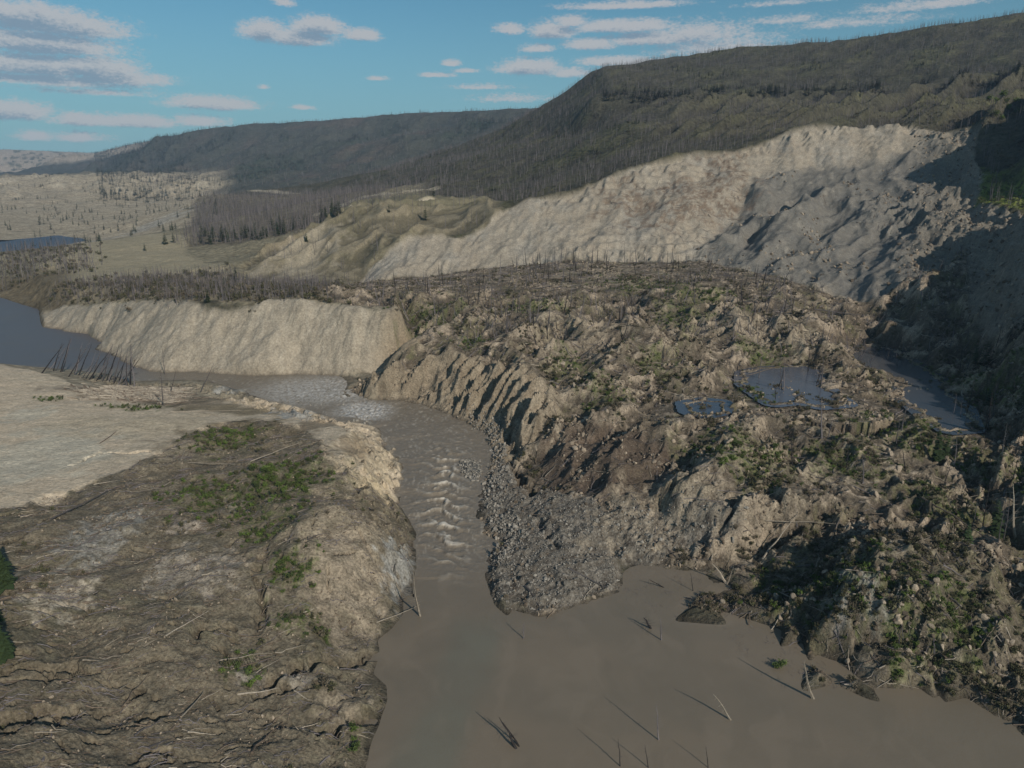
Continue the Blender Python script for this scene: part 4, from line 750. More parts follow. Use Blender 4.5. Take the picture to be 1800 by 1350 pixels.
def snag(seed, nb=18, thick=.011, hi=.35, ln=.10):
    """a fire-killed conifer one unit high: bent tapering trunk, stubs of branches"""
    r = random.Random(seed); t = MB(); b = MB(); p = [(0, 0, -.04)]; x = y = 0
    for k in range(1, 5): x += r.uniform(-.012, .012); y += r.uniform(-.012, .012); p.append((x, y, k / 4))
    t.path(p, [thick * 1.25, thick, thick * .75, thick * .5, thick * .15], 5)
    for k in range(nb):
        z = hi + (.97 - hi) * r.random(); a = r.uniform(0, 6.28); L = ln * (1.15 - z) * r.uniform(.5, 1.3) + .012; i = min(3, int(z * 4)); f = z * 4 - i
        o_ = [p[i][j] + (p[i + 1][j] - p[i][j]) * f for j in range(2)]
        b.cone((o_[0], o_[1], z), (o_[0] + math.cos(a) * L, o_[1] + math.sin(a) * L, z + r.uniform(-.3, .35) * L), thick * .28, 0, 3)
    return t, b
def joined(a, b):
    c = MB(); c.v = a.v + b.v; k = len(a.v); c.f = a.f + [tuple(i + k for i in f) for f in b.f]; return c
def pine(seed, lv=13, per=7, w_=.17, bare=.12):
    r = random.Random(seed); t = MB(); c = MB(); t.cone((0, 0, -.04), (0, 0, .98), .014, .002, 5)
    for k in range(lv):
        z = bare + (1 - bare) * (k + r.uniform(-.3, .3)) / lv; R_ = w_ * (1 - z) ** .75 * r.uniform(.7, 1.15) + .012
        for j in range(per):
            a = r.uniform(0, 6.28); L = R_ * r.uniform(.6, 1.15); dz = -r.uniform(.0, .35) * L; wd = .28 * L + .008
            e = np.array([math.cos(a), math.sin(a), 0]); n_ = np.array([-math.sin(a), math.cos(a), 0]); q0 = np.array([0, 0, z + .02])
            m_ = q0 + e * L * .55 + np.array([0, 0, dz * .4]); tip = q0 + e * L + np.array([0, 0, dz]); i = len(c.v)
            c.v += [tuple(q0), tuple(m_ + n_ * wd + [0, 0, r.uniform(-.01, .01)]), tuple(tip), tuple(m_ - n_ * wd + [0, 0, r.uniform(-.012, .01)])]; c.f += [(i, i + 1, i + 2), (i, i + 2, i + 3)]
    return t, c
def bush(seed, n=110, stems=5, leafs=.09):
    r = random.Random(seed); t = MB(); c = MB(); tips = []
    for k in range(stems):
        a = r.uniform(0, 6.28); R_ = r.uniform(.1, .42); tip = (math.cos(a) * R_, math.sin(a) * R_, r.uniform(.45, .9)); t.cone((math.cos(a) * .03, math.sin(a) * .03, -.05), tip, .018, .004, 3); tips.append(tip)
    for k in range(n):
        q_ = r.choice(tips); f = r.uniform(.45, 1.1); c.leaf((q_[0] * f + r.gauss(0, .10), q_[1] * f + r.gauss(0, .10), max(.02, q_[2] * f + r.gauss(0, .09))), leafs * r.uniform(.5, 1), leafs * r.uniform(.7, 1.3), r)
    return t, c
import bmesh
def rock(seed, flat=.7, m=None, sub=1, name='rock'):
    bm = bmesh.new(); bmesh.ops.create_icosphere(bm, subdivisions=sub + 1, radius=.5); r = random.Random(seed)
    pl = [(Vector((r.gauss(0, 1), r.gauss(0, 1), r.gauss(0, 1))).normalized(), r.uniform(.26, .44)) for _ in range(9)]
    for v in bm.verts:
        for n_, d in pl:
            e = v.co.dot(n_) - d
            if e > 0: v.co -= n_ * e
        v.co *= r.uniform(.95, 1.05); v.co.z *= flat
    me = bpy.data.meshes.new(name); bm.to_mesh(me); bm.free(); me.materials.append(m); return me

# ---- masses: many copies of a few source shapes on scattered points
def src(name, meshes):
    c = bpy.data.collections.new(name)
    for i, me in enumerate(meshes): o = bpy.data.objects.new(f'{name}_{i:02d}', me); c.objects.link(o)
    return c, len(meshes)
def scatter_group(name, coll):
    ng = bpy.data.node_groups.new(name, 'GeometryNodeTree'); ng.interface.new_socket('Geometry', in_out='INPUT', socket_type='NodeSocketGeometry'); ng.interface.new_socket('Geometry', in_out='OUTPUT', socket_type='NodeSocketGeometry')
    N = ng.nodes; Lk = ng.links; gi = N.new('NodeGroupInput'); go = N.new('NodeGroupOutput'); ip = N.new('GeometryNodeInstanceOnPoints'); ci = N.new('GeometryNodeCollectionInfo'); ci.inputs[0].default_value = coll; ci.inputs[1].default_value = True; ci.inputs[2].default_value = True
    def na(n_, ty): a = N.new('GeometryNodeInputNamedAttribute'); a.data_type = ty; a.inputs[0].default_value = n_; return a.outputs[0]
    Lk.new(gi.outputs[0], ip.inputs['Points']); Lk.new(ci.outputs[0], ip.inputs['Instance']); ip.inputs['Pick Instance'].default_value = True
    Lk.new(na('which', 'INT'), ip.inputs['Instance Index']); Lk.new(na('turn', 'FLOAT_VECTOR'), ip.inputs['Rotation']); Lk.new(na('size', 'FLOAT_VECTOR'), ip.inputs['Scale'])
    Lk.new(ip.outputs[0], go.inputs[0]); return ng
def mass(name, coll, P3, turn, size, kind='stuff', label=None):
    c, n = coll; k = len(P3); me = bpy.data.meshes.new(name); me.vertices.add(k); me.vertices.foreach_set('co', np.asarray(P3, np.float32).ravel())
    a = me.attributes.new('which', 'INT', 'POINT'); a.data.foreach_set('value', rng.integers(0, n, k).astype(np.int32))
    a = me.attributes.new('turn', 'FLOAT_VECTOR', 'POINT'); a.data.foreach_set('vector', np.asarray(turn, np.float32).ravel())
    a = me.attributes.new('size', 'FLOAT_VECTOR', 'POINT'); a.data.foreach_set('vector', np.asarray(size, np.float32).ravel()); me.update()
    o = bpy.data.objects.new(name, me); COL.objects.link(o); o['kind'] = kind
    md = o.modifiers.new('scatter', 'NODES'); md.node_group = scatter_group(name + '_scatter', c)
    if label: o['label'] = label
    return o
AREA = np.gradient(Y, axis=0) * np.gradient(X, axis=1)
VIS = (np.abs(X / Y) < .93)
def spread(mask, n, pow_near=0.0, minh=None):
    w_ = np.clip(mask, 0, 1) * AREA * VIS
    if pow_near: w_ = w_ / Y ** pow_near
    if minh is not None: w_ = w_ * (H > minh)
    cs = np.cumsum(w_.ravel())
    if cs[-1] <= 0: return np.zeros((0, 3))
    i = np.searchsorted(cs, rng.random(n) * cs[-1]); r, c = np.divmod(i, NC)
    y = Y[r, 0] + (rng.random(n) - .5) * np.gradient(Yr)[r]; x = q[c] * y + (rng.random(n) - .5) * (q[1] - q[0]) * y
    y = np.clip(y, 60, 8400); return np.stack([x, y, height(x, y)], 1)
def upright(n, tilt): return np.stack([rng.normal(0, tilt, n), rng.normal(0, tilt, n), rng.uniform(0, 6.28, n)], 1)
def sz(n, lo, hi, wf=1.0): s_ = rng.uniform(lo, hi, n); return np.stack([s_ * wf, s_ * wf, s_], 1)
dry = (WLV + .15 < H) | (sRIV < -2)

SN = [snag(i, 16, .0115) for i in range(6)]; SNf = [snag(40 + i, 9, .016) for i in range(4)]
snag_src = src('burnt_snag', [joined(t, b).mesh('burnt_snag', M['burnt' if i % 2 else 'grey']) for i, (t, b) in enumerate(SN)])
snagf_src = src('far_snag', [joined(t, b).mesh('far_snag', M['burnt' if i % 2 else 'grey']) for i, (t, b) in enumerate(SNf)])
PN = [pine(i) for i in range(4)]; PNf = [pine(20 + i, 7, 6, .19) for i in range(3)]
def pinejoin(t, c, name):
    me = joined(t, c).mesh(name, M['burnt']); me.materials.append(M['pine']); k = len(t.f); me.polygons.foreach_set('material_index', [0] * k + [1] * len(c.f)); return me
pine_src = src('pine', [pinejoin(t, c, 'pine') for t, c in PN]); pinef_src = src('far_pine', [pinejoin(t, c, 'far_pine') for t, c in PNf])

# forests
outside = (1 - mSC) * (1 - mDEB) * np.ones_like(X)
hm = mHILL * outside * (Y < 2200)
thin = .35 + .65 * sstep(-.25, .25, fbm(X / 60, Y / 60, 3, 701))
p = spread(hm * thin * (Y > 640), 36000); mass('burnt_forest', snag_src, p, upright(len(p), .05), sz(len(p), 5, 12, 1.4), label='dense grey fire-killed forest covering the big hillside above the landslide')
p = spread(hm * sstep(.1, .4, NF) * (Y > 700), 1500); mass('young_pine_forest', pine_src, p, upright(len(p), .03), sz(len(p), 4, 9, 1.5), label='scattered green young conifers among the burnt trunks of the big hillside')
p = spread(hm * sstep(215, 228, H) * sstep(252, 240, H) * (X > 150) * sstep(-.1, .2, fbm(X / 50, Y / 50, 2, 770)), 900); mass('pine_forest', pine_src, p, upright(len(p), .03), sz(len(p), 6, 13, 1.5), label='dark band of conifers along the bench across the big hillside')
p = spread(mFR * outside, 5200); mass('burnt_forest', snag_src, p, upright(len(p), .05), sz(len(p), 6, 14, 1.5), label='grey burnt forest on the low rise behind the dry field')
p = spread((Y > 2150) * (Y < 4400) * (X / Y > -.5) * sstep(60, 100, H) * np.ones_like(X), 15000); mass('burnt_forest', snagf_src, p, upright(len(p), .03), sz(len(p), 8, 15, 2.0), label='burnt forest on the long far plateau')
p = spread((Y > 2150) * (Y < 6800) * (X / Y > -.56) * sstep(.05, .5, -NG + .25 * NF + sstep(-.35, -.5, X / Y) * .5), 9000, .4); mass('pine_forest', pinef_src, p, upright(len(p), .03), sz(len(p), 13, 24, 1.6), label='dark green conifer forest on the flank of the far plateau')
edge_t = mTE * sstep(575, 505, Y + 30 * N3) * (1 - sstep(-22, -5, X)); bankt = sstep(-.56, -.62, X / Y) * (Y > 610) * (Y < 860) * (H > 8) * np.ones_like(X)
p = spread(edge_t * outside, 2400); mass('burnt_thicket', snag_src, p, upright(len(p), .12), sz(len(p), 3, 9, 1.5), label='strip of grey burnt trees along the edge of the terrace above the sand cliff')
p = spread(bankt, 900); mass('burnt_thicket', snag_src, p, upright(len(p), .08), sz(len(p), 8, 16, 1.3), label='grey burnt trees on the bank beyond the upper pool')
p = spread(mGB * outside * sstep(.0, .3, N1 + .5 * N3), 420); mass('burnt_thicket', snag_src, p, upright(len(p), .06), sz(len(p), 6, 13, 1.2), label='sparse burnt trees on the gullied grassy bluff')
p = spread((lcorr > .4) * sstep(.05, .35, fbm(X / 90, Y / 90, 4, 702)), 600); mass('pine_scatter', pine_src, p, upright(len(p), .03), sz(len(p), 7, 14, 1.5), label='scattered dark pines on the pale benches across the river')
p = spread((lfar > .5) * sstep(.0, .3, NF), 900); mass('pine_scatter', pinef_src, p, upright(len(p), .03), sz(len(p), 12, 22, 2), label='tiny dark conifers on the farthest pale hills')
p = spread(sstep(3, 0, np.abs(sSC + 8)) * (Y > 500) * (X > 0), 200); mass('burnt_thicket', snag_src, p, upright(len(p), .12), sz(len(p), 8, 15, 1.1), label='burnt trees along the very rim of the landslide scarp')

# rubble and soil lumps
rk = src('stone', [rock(i, .75, M['stone']) for i in range(6)]); ck = src('clod', [rock(20 + i, .8, M['clod'] if i % 3 else M['darkclod']) for i in range(9)]); dk = src('dark_clod', [rock(40 + i, .7, M['darkclod']) for i in range(4)])
def rocks(name, coll, mask, n, lo, hi, near, label, minh=None):
    p = spread(mask, n, near, minh); s_ = lo * (hi / lo) ** (rng.random(len(p)) ** 2.2); p[:, 2] += s_ * .12
    mass(name, coll, p, rng.uniform(0, 6.28, (len(p), 3)), np.stack([s_ * rng.uniform(.7, 1.3, len(p)), s_, s_ * rng.uniform(.6, 1, len(p))], 1), label=label)
rocks('gravel', rk, mSP * dry, 6500, .13, .8, .5, 'loose grey gravel and stones over the tongue of ground beside the river mouth', .1)
chan = sstep(7, 1, np.abs(sRIV + 2)) * (Y > 170) * (Y < 330) * (X > np.interp(Y, [170, 300], [-4, -20])) + mBAR
rocks('gravel', rk, chan, 3500, .25, 1.2, 0, 'grey boulders and cobbles lining the right bank of the rapids')
rocks('rubble', ck, mDEB * (1 - mNB) * (1 - mSP) * (.1 + pal) * lumpy ** 2, 22000, .3, 1.9, .9, 'pale angular earth clods strewn over the landslide debris', .2)
rocks('rubble', dk, mDEB * (1 - mNB * .8) * lumpy, 9000, .3, 1.4, .9, 'dark earth lumps over the landslide debris', .2)
rocks('rubble', dk, mLB * sstep(-.3, .2, N1), 7000, .15, .7, .5, 'dark mud lumps on the left bank', .2)
rocks('rubble', ck, mLB * sstep(-.1, .3, N1) + 1.5 * rbk, 8000, .12, .8, .5, 'small clods on the muddy left bank', .2)
rocks('rubble', ck, mSC * mBO * sstep(.1, .3, N3 + N1 * .4) + mSC * sstep(.52, .58, X / Y) * .7, 3500, .6, 3.2, .5, 'broken earth blocks on the floor of the landslide bowl')

spit = np.maximum(blobm(1265, 1056, 60, 14, nz=.2), blobm(1450, 1180, 40, 10, nz=.2)) * (H > -.1)
rocks('rubble', dk, spit, 500, .3, 1.1, 0, 'mud lumps on the two small spits')
rocks('rubble', ck, mNB + mCL * .12 * (H < 12), 900, .3, 1.2, 0, 'clods fallen down the river bluff and the foot of the sand cliff')
# fallen wood
def log_mb(seed, bend=.03, stubs=6, r0=.5):
    r = random.Random(seed); t = MB(); n = 5; pp = [(-.5 + k / n, r.uniform(-bend, bend), r.uniform(-bend, bend) * .4) for k in range(n + 1)]
    t.path(pp, [.015 * r0 * 2 * (1 - .75 * k / n) for k in range(n + 1)], 5); s_ = MB()
    for k in range(stubs):
        f = r.uniform(.2, .95); i = min(n - 1, int(f * n)); o_ = np.array(pp[i]) + (np.array(pp[i + 1]) - np.array(pp[i])) * (f * n - i); a = r.uniform(0, 6.28); L = r.uniform(.02, .07)
        s_.cone(o_, o_ + np.array([L * r.uniform(.1, .8), math.cos(a) * L, math.sin(a) * L]), .003, 0, 3)
    return t, s_
LG = [log_mb(i, stubs=5 if i % 2 else 0) for i in range(8)]
logc = ['brownlog', 'grey', 'pale', 'burnt', 'brownlog', 'grey', 'brownlog', 'pale']
log_src = src('log', [joined(t, s_).mesh('log', M[logc[i]]) for i, (t, s_) in enumerate(LG)])
def lie(p, lo, hi, ang=None, spreadang=3.14, fat=1.0):
    n = len(p); L = lo * (hi / lo) ** rng.random(n); a = rng.uniform(-spreadang, spreadang, n) + (0 if ang is None else ang)
    dx, dy = np.cos(a) * L * .4, np.sin(a) * L * .4; z0 = height(p[:, 0] - dx, p[:, 1] - dy); z1 = height(p[:, 0] + dx, p[:, 1] + dy)
    pit = -np.arctan2(z1 - z0, .8 * L); p = p.copy(); p[:, 2] = (z0 + z1) / 2 * .5 + p[:, 2] * .5 + .1
    return p, np.stack([np.zeros(n), pit, a], 1), np.stack([L, L * 1.1 * fat, L * 1.1 * fat], 1)
dl_ = mDEB * (1 - mNB) * (1 - .9 * mSP)
p = spread(dl_ * (.3 + sstep(0, .4, N3 + .4 * N1)), 7500, .8, .2); mass('driftwood', log_src, *lie(p, 2.2, 9, .25, 1.3), label='jumble of broken trunks and poles over the landslide debris')
p = spread(mLB * (.15 + sstep(.0, .3, fbm(X / 10, Y / 10, 3, 760))), 1100, .8, .2); mass('driftwood', log_src, *lie(p, 1.2, 6, .55, .7, 1.5), label='broken poles on the muddy left bank')
jam_src = src('jam_log', [joined(t, s_).mesh('jam_log', M['pale' if i % 4 else 'brownlog']) for i, (t, s_) in enumerate(LG)])
p = spread(dl_ * (Y > 260), 3800, 0, .2); mass('driftwood', log_src, *lie(p, 3, 10, .4, 1.2, 1.7), label='dead timber tangled over the back of the landslide debris')
p = spread(blobm(245, 694, 80, 15, nz=.4), 800); mass('log_jam', jam_src, *lie(p, 5, 12, .05, .6, 2.4), label='raft of pale parallel logs stranded behind the pale bank')
p = spread(mSC * sstep(.3, .6, blobm(1190, 350, 120, 22, nz=.9) + blobm(1620, 400, 90, 30)), 500); mass('driftwood', log_src, *lie(p, 5, 13), label='fallen burnt trunks on the ledge below the scarp rim')
thin_src = src('twig', [joined(*log_mb(200 + i, .06, 9, .5)).mesh('twig', M['grey' if i % 3 else 'brownlog']) for i in range(5)])
p = spread(mLB * sstep(-.1, .3, fbm(X / 8, Y / 8, 3, 741)), 2600, .3, .3); p_, t_, s_ = lie(p, 1.0, 4.2, .6, .8, 2.0); mass('twigs', thin_src, p_, t_, s_, label='tangles of roots and twigs on the muddy left bank')
p = spread(mDEB * (1 - mNB) * (Y > 330) * (Y < 470) * sstep(-.2, .3, fbm(X / 25, Y / 25, 3, 742)), 750); mass('burnt_thicket', snag_src, p, upright(len(p), .28), sz(len(p), 4, 10, 1.5), label='leaning burnt trunks over the back of the debris field')
p = spread(mLP * (bl < .3), 900, .3); s__ = rng.uniform(.08, .35, len(p)); mass('pebbles', rk, p, rng.uniform(0, 6, (len(p), 3)), np.stack([s__] * 3, 1), label='small stones on the pale bank')
p = spread(mMO * (H > .3), 900, .5); mass('driftwood', log_src, *lie(p, 1.5, 6, -.5, 1.2), label='sticks on the hummock by the lake')

p = spread(spit, 260); mass('driftwood', log_src, *lie(p, 1, 4.5, .2, 1.4, 1.6), label='sticks on the two small spits')
# low growth
BS = [bush(i) for i in range(6)]
def bushjoin(t, c, m): me = joined(t, c).mesh('bush', M['burnt']); me.materials.append(M[m]); me.polygons.foreach_set('material_index', [0] * len(t.f) + [1] * len(c.f)); return me
green_src = src('green_bush', [bushjoin(t, c, ('leaf', 'green', 'olive')[i % 3]) for i, (t, c) in enumerate(BS)]); olive_src = src('olive_bush', [bushjoin(t, c, 'olive' if i % 2 else 'dry') for i, (t, c) in enumerate(BS)])
p = spread(spit, 60); mass('undergrowth', olive_src, p, upright(len(p), .15), sz(len(p), .6, 1.4, 1.2), label='scrub on the two small spits')
p = spread(GRN * (1 - mSC * (Y > 400)) * ((H > .4) & dry) * sstep(-.3, .2, N2), 5200, .9); mass('undergrowth', green_src, p, upright(len(p), .15), sz(len(p), .5, 1.5, 1.2), label='patches of green plants growing on the slid ground')
p = spread((mDEB * (1 - mNB) * (1 - mSP) * (1 - mBR) * sstep(-.1, .35, fbm(X / 18, Y / 18, 4, 703)) + .5 * mMO + mTE * sstep(560, 505, Y) * .6 + .12 * mLB * sstep(0, .3, N3)) * ((H > .4) & dry) * sstep(-.05, .2, fbm(X / 9, Y / 9, 3, 731)), 8500, .9); mass('undergrowth', olive_src, p, upright(len(p), .2), sz(len(p), .5, 1.7, 1.3), label='olive and dry scrub clinging to the landslide debris')
p = spread((edge_t + .5 * bankt) * outside, 1500); mass('brush', olive_src, p, upright(len(p), .1), sz(len(p), 1.4, 4.2, 1.3), label='dry brush along the terrace edge between the burnt trees')
lk = (sdf(plan([(1090, 1030), (1200, 1010), (1290, 1060), (1400, 1120), (1460, 1200), (1340, 1180), (1240, 1100), (1120, 1070)]), X, Y) > -2) * (H < -.1) * sstep(.0, .25, fbm(X / 5, Y / 5, 3, 750))
p = spread(lk, 420); p[:, 2] = .02; mass('flotsam', thin_src, p, np.stack([np.zeros(len(p)), np.zeros(len(p)), rng.uniform(0, 6, len(p))], 1), sz(len(p), .3, 1.8), label='bits of bark and twigs floating off the hummock and the gravel tongue')
p = spread(hm * (Y < 900) * (X / Y > .45), 1500, .5); mass('undergrowth', olive_src, p, upright(len(p), .1), sz(len(p), 1, 2.5, 1.3), label='low scrub between the burnt trunks at the right edge')

# ================================================================== single things
def tag(o, label=None, cat=None, group=None, kind=None):
    if label: o['label'] = label
    if cat: o['category'] = cat
    if group: o['group'] = group
    if kind: o['kind'] = kind
    return o
def put(name, me, parent=None):
    o = bpy.data.objects.new(name, me); COL.objects.link(o)
    if parent: o.parent = parent
    return o
def tree_proto(pair, tm, cm, cname): return (pair[0].mesh('trunk', M[tm]), pair[1].mesh(cname, M[cm]), cname)
SNP = [tree_proto(snag(100 + i, 26, .010, .3, .11), ('char', 'grey', 'char', 'burnt')[i % 4], ('burnt', 'grey', 'burnt', 'grey')[i % 4], 'branches') for i in range(8)]
SNPale = [tree_proto(snag(120 + i, 14, .010, .3, .09), 'pale', 'pale', 'branches') for i in range(2)]
PNP = [tree_proto(pine(200 + i, 20, 9, .17, .10), 'burnt', 'pine', 'crown') for i in range(4)]
BSP = [tree_proto(bush(300 + i, 190, 7, .07), 'burnt', 'leaf' if i % 2 else 'green', 'leaves') for i in range(4)]
def kid(proto, o):
    c = put(proto[2], proto[1], o); c['kind'] = 'stuff'; return c
def stand(name, proto, x, y, h, label, cat, group=None, tilt=(0, 0), w_=1.0, rz=None, z=None):
    o = put(name, proto[0]); o.location = (x, y, float(height(x, y)) - .1 if z is None else z); o.rotation_euler = (tilt[0], tilt[1], rng.uniform(0, 6.28) if rz is None else rz); o.scale = (h * w_, h * w_, h)
    kid(proto, o); return tag(o, label, cat, group)
def where_word(x, y):
    u = 900 + F * x / (y * CP + (HC - float(height(x, y))) * SP)
    return u
def lean(name, proto, A, B, label, cat, group=None, w_=1.0):
    """a trunk from foot A to top B"""
    A = Vector(A); B = Vector(B); d = B - A; o = put(name, proto[0]); o.location = A; L = d.length
    o.rotation_mode = 'QUATERNION'; o.rotation_quaternion = d.to_track_quat('Z', 'Y'); o.scale = (L * w_, L * w_, L); kid(proto, o); return tag(o, label, cat, group)
def at(u, v): x, y = hit(u, v); return (x, y, float(height(x, y)))
# drowned trees in the lake
for (u, v, u2, v2, dy, pr, w_, lb_) in [
    (739, 1085, 725, 1004, 1, SNPale[0], .9, 'pale bare pole standing in the water at the mouth of the rapids'),
    (920, 1125, 922, 1094, .3, SNP[1], 1.1, 'upright dark snag standing in the lake just below the gravel tongue'),
    (1163, 1127, 1160, 1086, .3, SNP[5], 1.0, 'upright thin snag throwing a long shadow on the lake beside a short stub'),
    (1144, 1106, 1132, 1083, .5, SNP[4], 3.0, 'short dark stub sticking up behind the upright thin snag in the lake'),
    (908, 1318, 876, 1260, 3.0, SNP[6], 1.5, 'dark snag with splayed roots standing alone in the near part of the lake'),
    (914, 1316, 884, 1268, 3.2, SNP[0], 1.2, 'second thin trunk crossing the lone near snag in the lake'),
    (1158, 1303, 1153, 1238, .4, SNP[5], .6, 'thin branchy snag standing in the lower middle of the lake'),
    (1285, 1268, 1252, 1220, 1.0, SNPale[1], 1.2, 'pale straight pole leaning out of open water right of the middle of the lake'),
    (1430, 1230, 1409, 1163, .5, SNPale[0], 1.3, 'pale feathery dead tree standing in the lake beside the low spit'),
    (1278, 1028, 1250, 991, .5, SNPale[1], 1.6, 'pale pole leaning left in the narrow inlet under the hummock'),
    (1276, 1029, 1292, 996, .3, SNPale[0], 1.3, 'thin pale pole leaning right in the narrow inlet under the hummock'),
    (1090, 1349, 1085, 1296, .3, SNP[6], .6, 'thin dark snag at the bottom edge of the lake'),
    (1140, 1352, 1133, 1308, .3, SNP[0], .6, 'shorter dark snag at the bottom edge of the lake, right of the thin one'),
    (1245, 1352, 1240, 1312, .3, SNP[2], .6, 'short dark snag near the bottom edge of the lake below the pale pole'),
    (1218, 1040, 1214, 1006, .3, SNP[4], .7, 'thin dark snag standing in the shallow water behind the gravel tongue'),
    (1170, 1035, 1140, 1018, 1, SNP[0], 1.2, 'small dark twiggy snag in the shallows off the gravel tongue'),
    (1785, 945, 1777, 850, .3, SNPale[0], .8, 'white bare trunk standing at the right edge in front of the shaded ravine')]:
    A = PZ(u, v, -.3) if u < 1700 else at(u, v); lean('drowned_tree' if u < 1700 else 'dead_tree', pr, A, PY(u2, v2, A[1] + dy), lb_, 'dead tree', w_=w_ * 2.5)
# the leaning trees on the bar behind the pale bank
rr_ = random.Random(5)
for k in range(34):
    f = (k + rr_.random()) / 34; u = 62 + 175 * f ** .7; v = 652 + 26 * f + rr_.uniform(-3, 6); A = at(u, v); L = rr_.uniform(12, 20); ln_ = rr_.uniform(.35, .75) if f < .85 else rr_.uniform(-.1, .3)
    B = (A[0] + L * math.sin(ln_), A[1] + rr_.uniform(-1, 2), A[2] + L * math.cos(ln_))
    lean('burnt_tree', SNP[k % 8], (A[0], A[1], A[2] - .3), B, 'burnt trunk leaning right among the slanting trees beside the upper pool', 'dead tree', 'leaning burnt trees beside the upper pool', 1.35)
for u, v, u2, v2, lb_ in [(287, 712, 285, 655, 'bushy black dead tree beside the stranded log raft'), (290, 660, 284, 608, 'lone straight pole in front of the sand cliff above the river bend'), (353, 690, 378, 636, 'thin curved dead tree leaning right on the near bank of the upper river'), (345, 695, 346, 672, 'short broken stub near the curved dead tree'), (300, 690, 310, 645, 'thin leaning snag just right of the black bushy tree')]:
    A = at(u, v); B = PY(u2, v2, A[1] + .5); lean('dead_tree', tree_proto(snag(int(u * 7), 60 if u == 287 else 10, .016 if u == 287 else .012, .1 if u == 287 else .4, .34 if u == 287 else .08), 'burnt', 'burnt', 'branches'), A, B, lb_, 'dead tree', w_=.9)
# snags still standing on the debris
zone = [((1000, 480, 200, 14), 60, 'thin burnt trunk standing on the back edge of the debris below the pale scarp'), ((760, 520, 110, 26), 34, 'burnt trunk on the brushy corner of debris above the end of the sand cliff'), ((1310, 520, 110, 32), 44, 'tilted burnt trunk standing on the green rise under the grey bowl'), ((1000, 560, 150, 30), 36, 'burnt trunk standing in the middle of the broken debris field'), ((1350, 660, 90, 60), 14, 'thin burnt trunk standing beside the blue pond'), ((1500, 800, 150, 60), 10, 'thin burnt trunk on the dark debris below the ponds')]
for bb, n, lb_ in zone:
    m_ = blobm(*bb, nz=.3) * mDEB * (H > 1); p = spread(m_, n)
    for k, (x, y, z) in enumerate(p): stand('burnt_tree', SNP[k % 8], x, y, rng.uniform(7, 14), lb_, 'dead tree', lb_.replace('burnt trunk', 'burnt trunks'), (rng.normal(0, .13), rng.normal(.02, .13)), 1.9)
# trees on the right-hand spur
p = spread(mRIGHT * (X / Y > .63) * (X / Y < .85) * (Y < 330) * (Y > 130), 46)
for k, (x, y, z) in enumerate(p):
    if k % 3 == 0: stand('pine_tree', PNP[k % 4], x, y, rng.uniform(8, 14), 'green pine on the wooded spur at the right edge', 'tree', 'green pines on the right-hand spur', (rng.normal(0, .04), rng.normal(0, .04)), 1.3)
    else: stand('burnt_tree', SNP[k % 8], x, y, rng.uniform(9, 17), 'tall burnt trunk on the wooded spur at the right edge', 'dead tree', 'burnt trunks on the right-hand spur', (rng.normal(0, .06), rng.normal(0, .06)), .9)
# big pines at the left edge, their feet outside the picture
for (u, v, z, h, lb_) in [(4, 1030, 21, 12, 'big green pine at the left edge beside the muddy bank, upper one'), (2, 1150, 21, 9, 'big green pine at the left edge beside the muddy bank, lower one'), (-14, 1100, 21, 8, 'smaller green pine at the left edge between the two big ones')]:
    x, y, _z = PZ(u, v, z); pr = tree_proto(pine(int(300 + h), 34, 14, .20, .08), 'burnt', 'pine', 'crown'); stand('pine_tree', pr, x, y, h, lb_, 'tree', w_=1.25)
# pines one can pick out in the valley
for (u, v, hp, lb_) in [(291, 430, 20, 'dark round pine standing alone in the dry field, larger one'), (255, 441, 14, 'small pine alone in the dry field left of the larger one'), (539, 427, 18, 'small pine on the pale crest of the grassy bluff'), (366, 532, 20, 'bright green bushy pine at the edge of the sand cliff'), (46, 440, 16, 'dark bush-like pine on the near bank of the far river'), (70, 396, 16, 'pine on the far bank of the far river, middle one'), (90, 404, 14, 'pine on the far bank of the far river, right one'), (145, 385, 12, 'lone pine on the pale bench across the river'), (78, 370, 10, 'small pine on the upper pale bench across the river'), (155, 395, 9, 'tiny pine low on the bench above the far river'), (415, 495, 26, 'broad green pine in the thicket at the foot of the grassy bluff'), (435, 500, 22, 'second green pine in the thicket at the foot of the grassy bluff'), (395, 505, 20, 'small green pine left of the broad one under the grassy bluff'), (762, 346, 22, 'bright green pine on the bench above the grassy gullies, right one'), (748, 388, 26, 'dark pine in the top of the gully beside the scarp'), (684, 374, 14, 'dark pine at the head of the left gully')]:
    x, y, z = at(u, v); h = hp * math.hypot(y, HC - z) / F * 1.0; stand('pine_tree', PNP[int(u) % 4], x, y, h, lb_, 'tree', w_=1.9 if u in (366, 291, 46) else 1.4)
m_ = mFR * sstep(900, 740, Y + 40 * N3) * (X < -150) * (Y < 860)
for k, (x, y, z) in enumerate(spread(m_, 70)): stand('pine_tree', PNP[k % 4], x, y, rng.uniform(9, 16), 'green pine along the foot of the burnt forest beside the dry field', 'tree', 'green pines at the foot of the burnt forest', w_=1.5)
m_ = (lcorr > .3) * (Y < 2000) * np.ones_like(X) * sstep(.0, .3, fbm(X / 60, Y / 60, 3, 705)) * (np.abs(X / Y) < .74)
for k, (x, y, z) in enumerate(spread(m_, 110, .5)):
    if z > 9: stand('pine_tree', PNP[k % 4], x, y, rng.uniform(8, 14), 'dark pine scattered on the pale benches around the far river', 'tree', 'pines on the pale benches', w_=1.5)
